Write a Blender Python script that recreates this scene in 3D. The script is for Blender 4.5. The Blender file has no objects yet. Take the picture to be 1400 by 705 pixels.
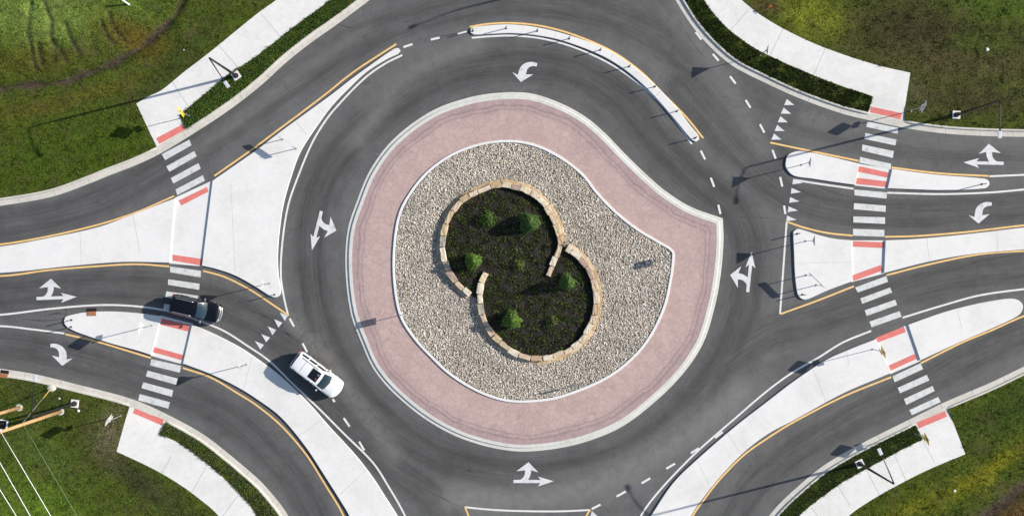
import bpy, bmesh, math, random
import numpy as np
from mathutils import Vector, Matrix
from mathutils.geometry import delaunay_2d_cdt, tessellate_polygon

random.seed(7)
rng = np.random.default_rng(7)
scene = bpy.context.scene
COL = scene.collection

# ------------------------------------------------------------------ camera, sky, sun, exposure
H = 115.0                       # flying height of the drone (m)
PX = 15.0                       # photo pixels per metre on the ground
cam_d = bpy.data.cameras.new("camera")
cam = bpy.data.objects.new("camera", cam_d)
COL.objects.link(cam)
cam.location = (0, 0, H)
cam_d.sensor_fit = 'HORIZONTAL'
cam_d.angle = 2 * math.atan(700 / PX / H)
cam_d.clip_end = 5000
scene.camera = cam

SUN_EL, SUN_AZ = math.radians(28.0), math.radians(14.0)     # azimuth measured from +X towards +Y
w = bpy.data.worlds.new("World")
scene.world = w
w.use_nodes = True
nt = w.node_tree
sky = nt.nodes.new("ShaderNodeTexSky")
sky.sky_type = 'NISHITA'
sky.sun_disc = False
sky.sun_elevation = SUN_EL
sky.sun_rotation = math.pi / 2 - SUN_AZ
nt.links.new(sky.outputs[0], nt.nodes["Background"].inputs[0])
nt.nodes["Background"].inputs[1].default_value = 0.112
sun_d = bpy.data.lights.new("sun", 'SUN')
sun_d.energy = 5.0
sun_d.angle = math.radians(0.5)
sun_d.color = (1.0, 0.925, 0.82)
sun = bpy.data.objects.new("sun", sun_d)
COL.objects.link(sun)
dsun = Vector((math.cos(SUN_EL) * math.cos(SUN_AZ), math.cos(SUN_EL) * math.sin(SUN_AZ), math.sin(SUN_EL)))
sun.rotation_euler = dsun.to_track_quat('Z', 'Y').to_euler()
sun.location = dsun * 60
scene.view_settings.view_transform = 'Standard'
scene.view_settings.look = 'None'
scene.view_settings.exposure = 0.47
scene.view_settings.gamma = 1.0

# ------------------------------------------------------------------ helpers
def W(px, py, z=0.0):
    return ((px - 700) / PX, (352.5 - py) / PX, z)

def wxy(pts):
    a = np.asarray(pts, float)
    return np.stack([(a[:, 0] - 700) / PX, (352.5 - a[:, 1]) / PX], 1)

def smooth(pts, step=3.0, closed=False):
    """Catmull-Rom through the points (plan coordinates); a point given twice is a sharp corner."""
    p = np.asarray(pts, float)
    n = len(p)
    out = []
    rngi = range(n) if closed else range(n - 1)
    for i in rngi:
        p1, p2 = p[i], p[(i + 1) % n]
        L = np.hypot(*(p2 - p1))
        if L < 1e-6:
            continue
        p0 = p[(i - 1) % n] if (closed or i > 0) else p1
        p3 = p[(i + 2) % n] if (closed or i + 2 < n) else p2
        # centripetal-like scaled tangents
        l0 = max(np.hypot(*(p1 - p0)), 1e-6); l2 = max(np.hypot(*(p3 - p2)), 1e-6)
        t1 = (p2 - p0) / (L + (l0 if l0 > 1e-5 else 0)) * L if l0 > 1e-5 else (p2 - p1)
        t2 = (p3 - p1) / (L + (l2 if l2 > 1e-5 else 0)) * L if l2 > 1e-5 else (p2 - p1)
        m = max(1, int(L / step)) if L < 400 else 12
        for k in range(m):
            t = k / m
            h = ((2*t**3-3*t**2+1)*p1 + (t**3-2*t**2+t)*t1 + (-2*t**3+3*t**2)*p2 + (t**3-t**2)*t2)
            out.append(h)
    if not closed:
        out.append(p[-1])
    return np.array(out)

def inside(pts, poly):
    x, y = pts[:, 0], pts[:, 1]
    r = np.zeros(len(pts), bool)
    n = len(poly)
    for i in range(n):
        x1, y1 = poly[i]; x2, y2 = poly[(i + 1) % n]
        if y1 == y2: continue
        c = ((y1 > y) != (y2 > y)) & (x < (x2 - x1) * (y - y1) / (y2 - y1) + x1)
        r ^= c
    return r

def dist_poly(pts, line, closed=False):
    d = np.full(len(pts), 1e9)
    n = len(line)
    for i in range(n if closed else n - 1):
        a = line[i]; b = line[(i + 1) % n]
        ab = b - a; L = ab @ ab
        if L < 1e-12: continue
        t = np.clip(((pts - a) @ ab) / L, 0, 1)
        q = a + t[:, None] * ab
        d = np.minimum(d, np.hypot(pts[:, 0] - q[:, 0], pts[:, 1] - q[:, 1]))
    return d

def tag(o, label=None, cat=None, group=None, kind=None):
    if label: o["label"] = label
    if cat: o["category"] = cat
    if group: o["group"] = group
    if kind: o["kind"] = kind
    return o

def link(name, me, parent=None, mat=None, smooth_s=False):
    o = bpy.data.objects.new(name, me)
    COL.objects.link(o)
    if parent: o.parent = parent
    if mat is not None and len(me.materials) == 0: me.materials.append(mat)
    if smooth_s:
        me.polygons.foreach_set("use_smooth", [True] * len(me.polygons))
    return o

def mesh_obj(name, verts, faces, mat, parent=None, smooth_s=False):
    me = bpy.data.meshes.new(name)
    me.from_pydata([tuple(v) for v in verts], [], [tuple(f) for f in faces])
    me.update()
    return link(name, me, parent, mat, smooth_s)

def empty(name, loc, rz=0.0, label=None, cat=None, group=None, kind=None):
    o = bpy.data.objects.new(name, None)
    o.empty_display_size = 0.3
    COL.objects.link(o)
    o.location = loc
    o.rotation_euler = (0, 0, rz)
    return tag(o, label, cat, group, kind)

def bm_obj(name, bm, mat, parent=None, smooth_s=False, mats=None):
    me = bpy.data.meshes.new(name)
    bm.normal_update()
    bm.to_mesh(me); bm.free()
    if mats:
        for m in mats: me.materials.append(m)
    return link(name, me, parent, mat, smooth_s)

def copy_tree(o, parent=None):
    c = o.copy(); COL.objects.link(c)
    c.parent = parent
    for ch in list(o.children): copy_tree(ch, c)
    return c

def area2(p):
    x, y = p[:, 0], p[:, 1]
    return np.sum(x * np.roll(y, -1) - np.roll(x, -1) * y)

def fill(bm, vs, q):
    """triangulate a counter-clockwise outline exactly (concave outlines included)"""
    for t in tessellate_polygon([[Vector((a[0], a[1], 0)) for a in q]]):
        a, b, c = (q[i] for i in t)
        cr = (b[0]-a[0])*(c[1]-a[1]) - (b[1]-a[1])*(c[0]-a[0])
        if abs(cr) < 1e-9: continue
        t = list(t) if cr > 0 else list(t)[::-1]
        bm.faces.new([vs[i] for i in t])

def prism(name, pts, z0, z1, mat, parent=None, ch=0.025):
    """closed outline (metres) extruded, with a small chamfered top edge"""
    p = np.array(pts, float)
    keep = [i for i in range(len(p)) if np.hypot(*(p[i] - p[i - 1])) > 1e-4]
    p = p[keep]
    if area2(p) < 0: p = p[::-1]
    n = len(p)
    e1 = p - np.roll(p, 1, 0); e2 = np.roll(p, -1, 0) - p
    e1 /= np.linalg.norm(e1, axis=1)[:, None]; e2 /= np.linalg.norm(e2, axis=1)[:, None]
    nn = np.stack([-(e1 + e2)[:, 1], (e1 + e2)[:, 0]], 1)
    nn /= np.maximum(np.linalg.norm(nn, axis=1), 1e-6)[:, None]
    q = p + nn * ch
    bm = bmesh.new()
    a = [bm.verts.new((v[0], v[1], z0)) for v in p]
    b = [bm.verts.new((v[0], v[1], z1 - ch)) for v in p]
    c = [bm.verts.new((v[0], v[1], z1)) for v in q]
    for i in range(n):
        j = (i + 1) % n
        bm.faces.new((a[i], a[j], b[j], b[i]))
        bm.faces.new((b[i], b[j], c[j], c[i]))
    fill(bm, c, q)
    return bm_obj(name, bm, mat, parent)

def normals(p, closed=False):
    if closed:
        t = np.roll(p, -1, 0) - np.roll(p, 1, 0)
    else:
        t = np.gradient(p, axis=0)
    t /= np.maximum(np.linalg.norm(t, axis=1), 1e-9)[:, None]
    return np.stack([-t[:, 1], t[:, 0]], 1)          # left-hand normal

def sweep(name, line, prof, mat, parent=None, closed=False, zs=None):
    """profile [(offset to the left, z)] swept along a line (metres); zs scales z per vertex"""
    nrm = normals(line, closed)
    n, m = len(line), len(prof)
    if zs is None: zs = np.ones(n)
    V = []
    for i in range(n):
        for (o, z) in prof:
            zz = z if z <= 0.036 else 0.036 + (z - 0.036) * zs[i]
            V.append((line[i][0] + nrm[i][0] * o, line[i][1] + nrm[i][1] * o, zz))
    F = []
    for i in range(n if closed else n - 1):
        j = (i + 1) % n
        for k in range(m - 1):
            F.append((i * m + k, i * m + k + 1, j * m + k + 1, j * m + k))
    bm = bmesh.new()
    vs = [bm.verts.new(v) for v in V]
    for f in F: bm.faces.new([vs[i] for i in f])
    # the top must look up
    bm.normal_update()
    s = sum(f.normal.z * f.calc_area() for f in bm.faces)
    if s < 0: bmesh.ops.reverse_faces(bm, faces=bm.faces)
    return bm_obj(name, bm, mat, parent)

def strip(name, pts, wid, z, mat, parent, step=3.0, sm=True):
    line = wxy(smooth(pts, step) if sm and len(pts) > 2 else np.array(pts, float))
    # a little unevenness of the paint's edge
    return sweep(name, line, [(-wid / 2, z), (wid / 2, z)], mat, parent)

def flat(name, pts, z, mat, parent):
    p = wxy(pts)
    if area2(p) < 0: p = p[::-1]
    bm = bmesh.new()
    fill(bm, [bm.verts.new((v[0], v[1], z)) for v in p], p)
    return bm_obj(name, bm, mat, parent)

def add_box(bm, c, s, rot=None):
    r = bmesh.ops.create_cube(bm, size=1.0)
    vs = r['verts']
    for v in vs: v.co = Vector((v.co.x * s[0], v.co.y * s[1], v.co.z * s[2]))
    if rot is not None: bmesh.ops.rotate(bm, verts=vs, cent=(0, 0, 0), matrix=rot)
    bmesh.ops.translate(bm, verts=vs, vec=c)
    return vs

def add_tube(bm, pts, radii, seg=10, cap=True):
    pts = [Vector(p) for p in pts]
    rings = []
    for i, p in enumerate(pts):
        t = (pts[min(i + 1, len(pts) - 1)] - pts[max(i - 1, 0)]).normalized()
        up = Vector((0, 0, 1)) if abs(t.z) < 0.9 else Vector((1, 0, 0))
        a = t.cross(up).normalized(); b = t.cross(a)
        r = radii[i] if hasattr(radii, '__len__') else radii
        rings.append([bm.verts.new(p + a * r * math.cos(2*math.pi*k/seg) + b * r * math.sin(2*math.pi*k/seg)) for k in range(seg)])
    for i in range(len(rings) - 1):
        for k in range(seg):
            bm.faces.new((rings[i][k], rings[i][(k+1) % seg], rings[i+1][(k+1) % seg], rings[i+1][k]))
    if cap:
        bm.faces.new(rings[0][::-1]); bm.faces.new(rings[-1])
    bmesh.ops.recalc_face_normals(bm, faces=bm.faces)

def bevel(bm, w_, seg=2):
    bmesh.ops.bevel(bm, geom=list(bm.edges), offset=w_, segments=seg, affect='EDGES', profile=0.6)

# ------------------------------------------------------------------ materials
def N(nt_, t, **kw):
    n = nt_.nodes.new(t)
    for k, v in kw.items(): setattr(n, k, v)
    return n

def new_mat(name, rough=0.8, metal=0.0):
    m = bpy.data.materials.new(name); m.use_nodes = True
    b = m.node_tree.nodes["Principled BSDF"]
    b.inputs["Roughness"].default_value = rough
    b.inputs["Metallic"].default_value = metal
    return m, m.node_tree, b

def noise(t, scale, detail=4, rough=0.6, vec=None):
    n = N(t, "ShaderNodeTexNoise"); n.inputs["Scale"].default_value = scale
    n.inputs["Detail"].default_value = detail; n.inputs["Roughness"].default_value = rough
    if vec is not None: t.links.new(vec, n.inputs["Vector"])
    return n

def ramp(t, src, stops):
    r = N(t, "ShaderNodeValToRGB")
    el = r.color_ramp.elements
    while len(el) < len(stops): el.new(0.5)
    for e, (p, c) in zip(el, stops):
        e.position = p; e.color = (*c, 1) if len(c) == 3 else c
    t.links.new(src, r.inputs[0])
    return r

def mix(t, a, b, fac, mode='MIX'):
    m = N(t, "ShaderNodeMix", data_type='RGBA', blend_type=mode)
    for s, v in ((m.inputs[6], a), (m.inputs[7], b), (m.inputs[0], fac)):
        if hasattr(v, 'links') or hasattr(v, 'is_linked'): t.links.new(v, s)
        elif isinstance(v, tuple): s.default_value = (*v, 1)
        else: s.default_value = v
    return m.outputs[2]

def bump(t, b, src, strength, dist):
    n = N(t, "ShaderNodeBump"); n.inputs["Strength"].default_value = strength
    n.inputs["Distance"].default_value = dist
    t.links.new(src, n.inputs["Height"]); t.links.new(n.outputs[0], b.inputs["Normal"])
    return n

def g(v): return (v, v, v)

def rough_mat(name, c1, c2, scale=3.0, fine=40.0, amp=0.25, rough=0.85, bstr=0.3, bd=0.01, metal=0.0):
    """two-tone large noise, fine speckle and a light bump, all in world metres"""
    m, t, b = new_mat(name, rough, metal)
    geo = N(t, "ShaderNodeNewGeometry")
    n1 = noise(t, scale, 5, 0.62, geo.outputs["Position"])
    n2 = noise(t, fine, 3, 0.6, geo.outputs["Position"])
    r1 = ramp(t, n1.outputs[0], [(0.34, c1), (0.66, c2)])
    r2 = ramp(t, n2.outputs[0], [(0.3, g(1 - amp)), (0.7, g(1 + amp) if amp < 0.01 else g(1.0))])
    c = mix(t, r1.outputs[0], r2.outputs[0], 1.0, 'MULTIPLY')
    t.links.new(c, b.inputs["Base Color"])
    bump(t, b, n2.outputs[0], bstr, bd)
    return m

# asphalt: tone follows the wear of the driven lanes (vertex attribute) and streaks
def asphalt():
    m, t, b = new_mat("asphalt", 0.88)
    geo = N(t, "ShaderNodeNewGeometry"); pos = geo.outputs["Position"]
    at = N(t, "ShaderNodeAttribute", attribute_name="wear")
    st = N(t, "ShaderNodeAttribute", attribute_name="flow")        # (across, along) coordinates of the nearest lane
    mp = N(t, "ShaderNodeMapping"); mp.inputs["Scale"].default_value = (1.6, 0.10, 1.0)
    t.links.new(st.outputs["Vector"], mp.inputs["Vector"])
    ns = noise(t, 1.0, 5, 0.65, mp.outputs[0])
    big = noise(t, 0.12, 4, 0.6, pos)
    mid = noise(t, 1.1, 5, 0.65, pos)
    fine = noise(t, 26.0, 2, 0.7, pos)
    wr = ramp(t, at.outputs["Fac"], [(0.0, (0.099, 0.099, 0.099)), (0.4, (0.076, 0.076, 0.076)), (1.0, (0.052, 0.052, 0.052))])
    c = mix(t, wr.outputs[0], ramp(t, ns.outputs[0], [(0.3, g(0.88)), (0.72, g(1.13))]).outputs[0], 1.0, 'MULTIPLY')
    c = mix(t, c, ramp(t, big.outputs[0], [(0.3, g(0.88)), (0.7, g(1.10))]).outputs[0], 1.0, 'MULTIPLY')
    c = mix(t, c, ramp(t, mid.outputs[0], [(0.3, g(0.93)), (0.7, g(1.06))]).outputs[0], 1.0, 'MULTIPLY')
    c = mix(t, c, ramp(t, fine.outputs[0], [(0.25, g(0.78)), (0.75, g(1.2))]).outputs[0], 1.0, 'MULTIPLY')
    mp2 = N(t, "ShaderNodeMapping"); mp2.inputs["Scale"].default_value = (5.0, 0.22, 1.0)
    t.links.new(st.outputs["Vector"], mp2.inputs["Vector"])
    ns2 = noise(t, 1.0, 4, 0.7, mp2.outputs[0])
    gr = noise(t, 7.5, 3, 0.75, pos); pt = noise(t, 0.42, 6, 0.75, pos)
    c = mix(t, c, ramp(t, gr.outputs[0], [(0.3, g(0.86)), (0.7, g(1.15))]).outputs[0], 1.0, 'MULTIPLY')
    c = mix(t, c, ramp(t, pt.outputs[0], [(0.36, g(0.84)), (0.5, g(1.0)), (0.66, g(1.12))]).outputs[0], 1.0, 'MULTIPLY')
    str2 = mix(t, g(1.0), ramp(t, ns2.outputs[0], [(0.3, g(0.76)), (0.7, g(1.24))]).outputs[0], ramp(t, at.outputs["Fac"], [(0.08, g(0)), (0.4, g(1))]).outputs[0])
    c = mix(t, c, str2, 1.0, 'MULTIPLY')
    du = N(t, "ShaderNodeAttribute", attribute_name="dust")
    dn = N(t, "ShaderNodeMath", operation='MULTIPLY'); t.links.new(du.outputs["Fac"], dn.inputs[0]); t.links.new(ramp(t, mid.outputs[0], [(0.3, g(0.5)), (0.7, g(1))]).outputs[0], dn.inputs[1])
    c = mix(t, c, (0.165, 0.163, 0.158), dn.outputs[0])
    # pale specks and spills
    sp = noise(t, 5.5, 2, 0.5, pos)
    c = mix(t, c, (0.24, 0.24, 0.235), ramp(t, sp.outputs[0], [(0.745, g(0)), (0.80, g(0.7))]).outputs[0])
    # hairline cracks
    vo = N(t, "ShaderNodeTexVoronoi", feature='DISTANCE_TO_EDGE'); vo.inputs["Scale"].default_value = 0.11
    wv = N(t, "ShaderNodeVectorMath", operation='ADD'); sc = N(t, "ShaderNodeVectorMath", operation='SCALE')
    nv = noise(t, 0.9, 4, 0.6, pos); t.links.new(nv.outputs["Color"], sc.inputs[0]); sc.inputs["Scale"].default_value = 1.6
    t.links.new(pos, wv.inputs[0]); t.links.new(sc.outputs[0], wv.inputs[1]); t.links.new(wv.outputs[0], vo.inputs["Vector"])
    c = mix(t, (0.035, 0.035, 0.036), c, ramp(t, vo.outputs["Distance"], [(0.0009, g(0.45)), (0.0028, g(1))]).outputs[0])
    t.links.new(c, b.inputs["Base Color"])
    bump(t, b, fine.outputs[0], 0.35, 0.012)
    return m

def concrete(name, c1, c2, stain=0.10):
    m, t, b = new_mat(name, 0.85)
    geo = N(t, "ShaderNodeNewGeometry"); pos = geo.outputs["Position"]
    n1 = noise(t, 0.55, 5, 0.65, pos); n2 = noise(t, 3.5, 4, 0.6, pos); n3 = noise(t, 45, 2, 0.6, pos)
    c = ramp(t, n1.outputs[0], [(0.3, c1), (0.7, c2)]).outputs[0]
    c = mix(t, c, ramp(t, n2.outputs[0], [(0.28, g(1 - stain)), (0.6, g(1.0))]).outputs[0], 1.0, 'MULTIPLY')
    c = mix(t, c, ramp(t, n3.outputs[0], [(0.25, g(0.9)), (0.6, g(1.0))]).outputs[0], 1.0, 'MULTIPLY')
    n5 = noise(t, 0.22, 6, 0.72, pos); n6 = noise(t, 11.0, 3, 0.7, pos)
    c = mix(t, c, ramp(t, n5.outputs[0], [(0.30, (0.90, 0.895, 0.87)), (0.52, g(1.0))]).outputs[0], 1.0, 'MULTIPLY')
    c = mix(t, c, ramp(t, n6.outputs[0], [(0.66, g(1.0)), (0.76, g(0.80))]).outputs[0], 1.0, 'MULTIPLY')
    t.links.new(c, b.inputs["Base Color"]); bump(t, b, n3.outputs[0], 0.15, 0.006)
    return m

def paint(name, c1, c2, wear=0.42):
    m, t, b = new_mat(name, 0.7)
    geo = N(t, "ShaderNodeNewGeometry"); pos = geo.outputs["Position"]
    n1 = noise(t, 2.0, 5, 0.7, pos); n2 = noise(t, 30, 3, 0.7, pos)
    c = ramp(t, n1.outputs[0], [(0.3, c1), (0.7, c2)]).outputs[0]
    add = N(t, "ShaderNodeMath", operation='ADD'); t.links.new(n1.outputs[0], add.inputs[0]); t.links.new(n2.outputs[0], add.inputs[1])
    c = mix(t, (0.16, 0.16, 0.16), c, ramp(t, add.outputs[0], [(wear * 1.6, g(0.25)), (wear * 2.05, g(1))]).outputs[0])
    t.links.new(c, b.inputs["Base Color"])
    return m

def apron_mat():
    m, t, b = new_mat("stamped_apron", 0.8)
    geo = N(t, "ShaderNodeNewGeometry"); pos = geo.outputs["Position"]
    at = N(t, "ShaderNodeAttribute", attribute_name="edge")
    wob = noise(t, 1.6, 3, 0.6, pos)
    sc = N(t, "ShaderNodeVectorMath", operation='SCALE'); sc.inputs["Scale"].default_value = 0.45
    t.links.new(wob.outputs["Color"], sc.inputs[0])
    ad = N(t, "ShaderNodeVectorMath", operation='ADD'); t.links.new(pos, ad.inputs[0]); t.links.new(sc.outputs[0], ad.inputs[1])
    vo = N(t, "ShaderNodeTexVoronoi", feature='DISTANCE_TO_EDGE'); vo.inputs["Scale"].default_value = 1.75
    vc = N(t, "ShaderNodeTexVoronoi"); vc.inputs["Scale"].default_value = 1.75
    t.links.new(ad.outputs[0], vo.inputs["Vector"]); t.links.new(ad.outputs[0], vc.inputs["Vector"])
    n1 = noise(t, 0.35, 4, 0.6, pos); n2 = noise(t, 9, 3, 0.65, pos)
    c = ramp(t, n1.outputs[0], [(0.3, (0.41, 0.298, 0.276)), (0.7, (0.455, 0.335, 0.312))]).outputs[0]
    sep = N(t, "ShaderNodeSeparateColor"); t.links.new(vc.outputs["Color"], sep.inputs[0])
    c = mix(t, c, ramp(t, sep.outputs[0], [(0, g(0.93)), (1, g(1.05))]).outputs[0], 1.0, 'MULTIPLY')
    c = mix(t, c, ramp(t, n2.outputs[0], [(0.3, g(0.88)), (0.7, g(1.06))]).outputs[0], 1.0, 'MULTIPLY')
    joint = ramp(t, vo.outputs["Distance"], [(0.0, g(0.80)), (0.06, g(1))]).outputs[0]
    c = mix(t, c, joint, 1.0, 'MULTIPLY')
    # rubber left by lorry wheels near the outer kerb
    e = at.outputs["Fac"]
    wn = noise(t, 0.25, 3, 0.6, pos)
    sh = N(t, "ShaderNodeMath", operation='MULTIPLY_ADD'); t.links.new(wn.outputs[0], sh.inputs[0]); sh.inputs[1].default_value = 1.0; t.links.new(e, sh.inputs[2])
    dv = N(t, "ShaderNodeMath", operation='DIVIDE'); t.links.new(sh.outputs[0], dv.inputs[0]); dv.inputs[1].default_value = 4.0
    band = ramp(t, dv.outputs[0], [(0.12, (0.86, 0.85, 0.89)), (0.24, (0.84, 0.83, 0.88)), (0.27, (0.62, 0.62, 0.66)), (0.305, (0.88, 0.87, 0.9)),
                                   (0.34, (0.90, 0.90, 0.92)), (0.365, (0.68, 0.67, 0.70)), (0.39, (0.93, 0.93, 0.94)), (0.52, (1, 1, 1))]).outputs[0]
    c = mix(t, c, band, 1.0, 'MULTIPLY')
    t.links.new(c, b.inputs["Base Color"]); bump(t, b, joint, 0.5, 0.02)
    return m

def grass_ground():
    m, t, b = new_mat("turf_ground", 0.95)
    b.inputs["Specular IOR Level"].default_value = 0.1
    geo = N(t, "ShaderNodeNewGeometry"); pos = geo.outputs["Position"]
    at = N(t, "ShaderNodeAttribute", attribute_name="tint")
    n1 = noise(t, 1.3, 6, 0.7, pos); n2 = noise(t, 7.0, 4, 0.75, pos); n3 = noise(t, 0.5, 5, 0.7, pos)
    c = mix(t, at.outputs["Color"], ramp(t, n2.outputs[0], [(0.30, g(0.22)), (0.48, g(0.9)), (0.72, g(1.55))]).outputs[0], 1.0, 'MULTIPLY')
    c = mix(t, c, ramp(t, n1.outputs[0], [(0.3, g(0.75)), (0.7, g(1.25))]).outputs[0], 1.0, 'MULTIPLY')
    n4 = noise(t, 3.2, 6, 0.8, pos)
    c = mix(t, c, ramp(t, n4.outputs[0], [(0.36, g(0.35)), (0.50, g(1.0)), (0.68, g(1.3))]).outputs[0], 1.0, 'MULTIPLY')
    c = mix(t, c, (0.085, 0.062, 0.032), ramp(t, n3.outputs[0], [(0.52, g(0)), (0.70, g(0.55))]).outputs[0])
    t.links.new(c, b.inputs["Base Color"]); bump(t, b, n2.outputs[0], 0.9, 0.08)
    return m

def leaf_mat(name, attr="tint", mul=1.0):
    m, t, b = new_mat(name, 0.85)
    b.inputs["Specular IOR Level"].default_value = 0.15
    at = N(t, "ShaderNodeAttribute", attribute_name=attr)
    t.links.new(at.outputs["Color"], b.inputs["Base Color"])
    return m

def plain(name, c, rough=0.5, metal=0.0, coat=0.0, var=0.08, scale=6.0):
    m, t, b = new_mat(name, rough, metal)
    geo = N(t, "ShaderNodeNewGeometry")
    n = noise(t, scale, 4, 0.6, geo.outputs["Position"])
    r = ramp(t, n.outputs[0], [(0.3, tuple(x * (1 - var) for x in c)), (0.7, tuple(min(1, x * (1 + var)) for x in c))])
    t.links.new(r.outputs[0], b.inputs["Base Color"])
    b.inputs["Coat Weight"].default_value = coat
    b.inputs["Coat Roughness"].default_value = 0.05
    return m

M = {}
M['asphalt'] = asphalt()
M['concrete'] = concrete("pale_concrete", (0.655, 0.65, 0.64), (0.70, 0.695, 0.685), 0.06)
M['walk'] = concrete("footpath_concrete", (0.645, 0.64, 0.622), (0.70, 0.695, 0.68), 0.09)
M['kerb'] = concrete("kerb_concrete", (0.50, 0.48, 0.435), (0.60, 0.58, 0.53), 0.14)
M['ring_kerb'] = concrete("ring_kerb_concrete", (0.54, 0.54, 0.505), (0.62, 0.615, 0.58), 0.12)
M['white_kerb'] = concrete("white_kerb_concrete", (0.66, 0.66, 0.65), (0.72, 0.72, 0.71), 0.06)
M['joint'] = plain("joint_grey", (0.30, 0.29, 0.27), 0.9)  # thin joint lines, darker than the slabs
M['white'] = paint("white_road_paint", (0.56, 0.56, 0.55), (0.68, 0.68, 0.67), 0.40)
M['bar'] = paint("bar_road_paint", (0.46, 0.475, 0.47), (0.60, 0.61, 0.60), 0.44)
M['yellow'] = paint("yellow_road_paint", (0.64, 0.40, 0.14), (0.78, 0.52, 0.21), 0.38)
M['arrow'] = paint("arrow_road_paint", (0.50, 0.51, 0.52), (0.62, 0.63, 0.64), 0.43)
M['red'] = rough_mat("tactile_red", (0.60, 0.155, 0.135), (0.68, 0.20, 0.175), 1.5, 60, 0.1)
M['apron'] = apron_mat()
M['turf'] = grass_ground()
M['leaf'] = leaf_mat("grass_blades")
M['gravel_bed'] = rough_mat("gravel_bed", (0.27, 0.25, 0.22), (0.38, 0.355, 0.31), 4, 30, 0.4, 0.95, 0.8, 0.05)
M['stone'] = leaf_mat("river_stone")
M['soil'] = rough_mat("mulch", (0.012, 0.010, 0.008), (0.030, 0.024, 0.018), 3.5, 14, 0.5, 0.95, 1.0, 0.06)
M['black_metal'] = plain("black_metal", (0.012, 0.012, 0.013), 0.4, 0.3)
M['galv'] = plain("galvanised_steel", (0.42, 0.43, 0.44), 0.45, 0.6)
M['alu'] = plain("bare_aluminium", (0.55, 0.56, 0.56), 0.5, 0.2)
M['sign_yellow'] = plain("sign_yellow", (0.85, 0.62, 0.02), 0.45)
M['sign_yellow_shaded'] = plain("shaded_sign_yellow", (0.98, 0.55, 0.03), 0.45)  # yellow of signs turned from the sun, shaded amber put into the colour
M['sign_black'] = plain("sign_black", (0.01, 0.01, 0.01), 0.5)
M['sign_white'] = plain("sign_white", (0.75, 0.75, 0.75), 0.45)
M['sign_red'] = plain("sign_red", (0.55, 0.02, 0.02), 0.45)
M['sign_green'] = plain("sign_green", (0.01, 0.16, 0.07), 0.45)
M['lamp_top'] = plain("lamp_head_grey", (0.50, 0.52, 0.56), 0.4)
M['lamp_glass'] = plain("lamp_lens", (0.6, 0.6, 0.58), 0.2)
M['wood'] = rough_mat("pole_wood", (0.42, 0.24, 0.10), (0.58, 0.36, 0.18), 2.5, 25, 0.25)
M['cable'] = plain("bare_cable", (0.72, 0.73, 0.74), 0.5, 0.1)
M['green_cable'] = plain("dull_cable", (0.16, 0.22, 0.13), 0.7)
M['rust'] = rough_mat("rusty_casting", (0.30, 0.11, 0.05), (0.45, 0.20, 0.09), 6, 40, 0.3)
M['dark'] = plain("dark_opening", (0.008, 0.007, 0.007), 0.9)
M['bark'] = rough_mat("bark", (0.06, 0.04, 0.025), (0.12, 0.08, 0.05), 8, 60)
M['post'] = plain("delineator_dark", (0.02, 0.02, 0.022), 0.5)

# ------------------------------------------------------------------ outlines traced in plan (photo pixels, 15 to the metre)
NW_BACK = [(-1500,292),(-500,292),(-200,290),(-80,281),(0,271),(68,259),(119,241),(146,230),(180,217),(214,201),(254,177),(306,143),(350,109),(384,78),(418,51),(452,27),(486,2),(520,-25),(565,-65),(600,-105),(622,-160),(630,-260),(632,-2000)]
NE_BACK = [(893,-2000),(893,-260),(895,-130),(903,-70),(916,-34),(935,0),(953,28),(975,54),(1006,81),(1050,104),(1094,124),(1152,145),(1190,154.5),(1236,164.5),(1288,172),(1340,175.5),(1400,177),(1600,178),(3000,178)]
SE_BACK = [(3000,398),(1900,398),(1700,405),(1580,432),(1480,474),(1400,512),(1356,533),(1295,559),(1247,582.5),(1186,613),(1135,642),(1101,669),(1064,705),(1035,750),(1008,820),(992,920),(985,1100),(985,2500)]
SW_BACK = [(435,2500),(435,1100),(433,920),(420,810),(405,750),(382,705),(352,668),(330,648),(306,628),(272,602),(226,576.5),(177,555),(102,535),(44,521),(0,514),(-60,505),(-200,500),(-500,498),(-1500,498)]
RAMPS = {'NW': ((214,201),(254,177)), 'NE': ((1190,154.5),(1236,164.5)), 'SW': ((177,555),(226,576.5)), 'SE': ((1251,581),(1295,559))}

# footpaths (outline; the ramp side reaches a little under the kerb)
WALKS = {
 'NW': [(187,142)]*2+[(204,132),(221,124),(252,99),(286,73),(350,21),(379,0),(440,-48),(520,-125),(560,-200),(568,-300)]+[(568,-2000)]*2+[(612,-2000)]*2+[(612,-290),(602,-190),(560,-110),(500,-45),(452,0),(401,38),(350,78),(313,102),(286,124)]+[(245,158.5)]*2+[(257,179)]*2+[(216,204)]*2,
 'NE': [(1244,100)]*2+[(1200,90),(1152,75),(1101,55),(1050,28),(1013,0),(985,-35),(970,-90),(965,-250)]+[(965,-2000)]*2+[(918,-2000)]*2+[(918,-250),(925,-110),(940,-45),(962,0),(989,34),(1023,61),(1050,76),(1101,99),(1150,118)]+[(1193,132)]*2+[(1186,156)]*2+[(1237,167)]*2+[(1236,150)]*2,
 'SW': [(160,616.5)]*2+[(204,637),(238,656),(272,680),(300,705),(335,760),(350,850),(355,1000)]+[(355,2500)]*2+[(410,2500)]*2+[(410,1000),(405,870),(390,790),(352,705),(327,673),(286,635),(245,605)]+[(218,593)]*2+[(228,574.5)]*2+[(178,552.5)]*2,
 'SE': [(1319,620)]*2+[(1271,640),(1227,662),(1190,683),(1159,705),(1110,760),(1075,830),(1062,950)]+[(1062,2500)]*2+[(1008,2500)]*2+[(1008,950),(1025,830),(1055,750),(1091,705),(1145,662.5),(1186,639),(1224,618)]+[(1261,600)]*2+[(1250,578)]*2+[(1294,556)]*2+[(1299,568)]*2,
}
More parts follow.
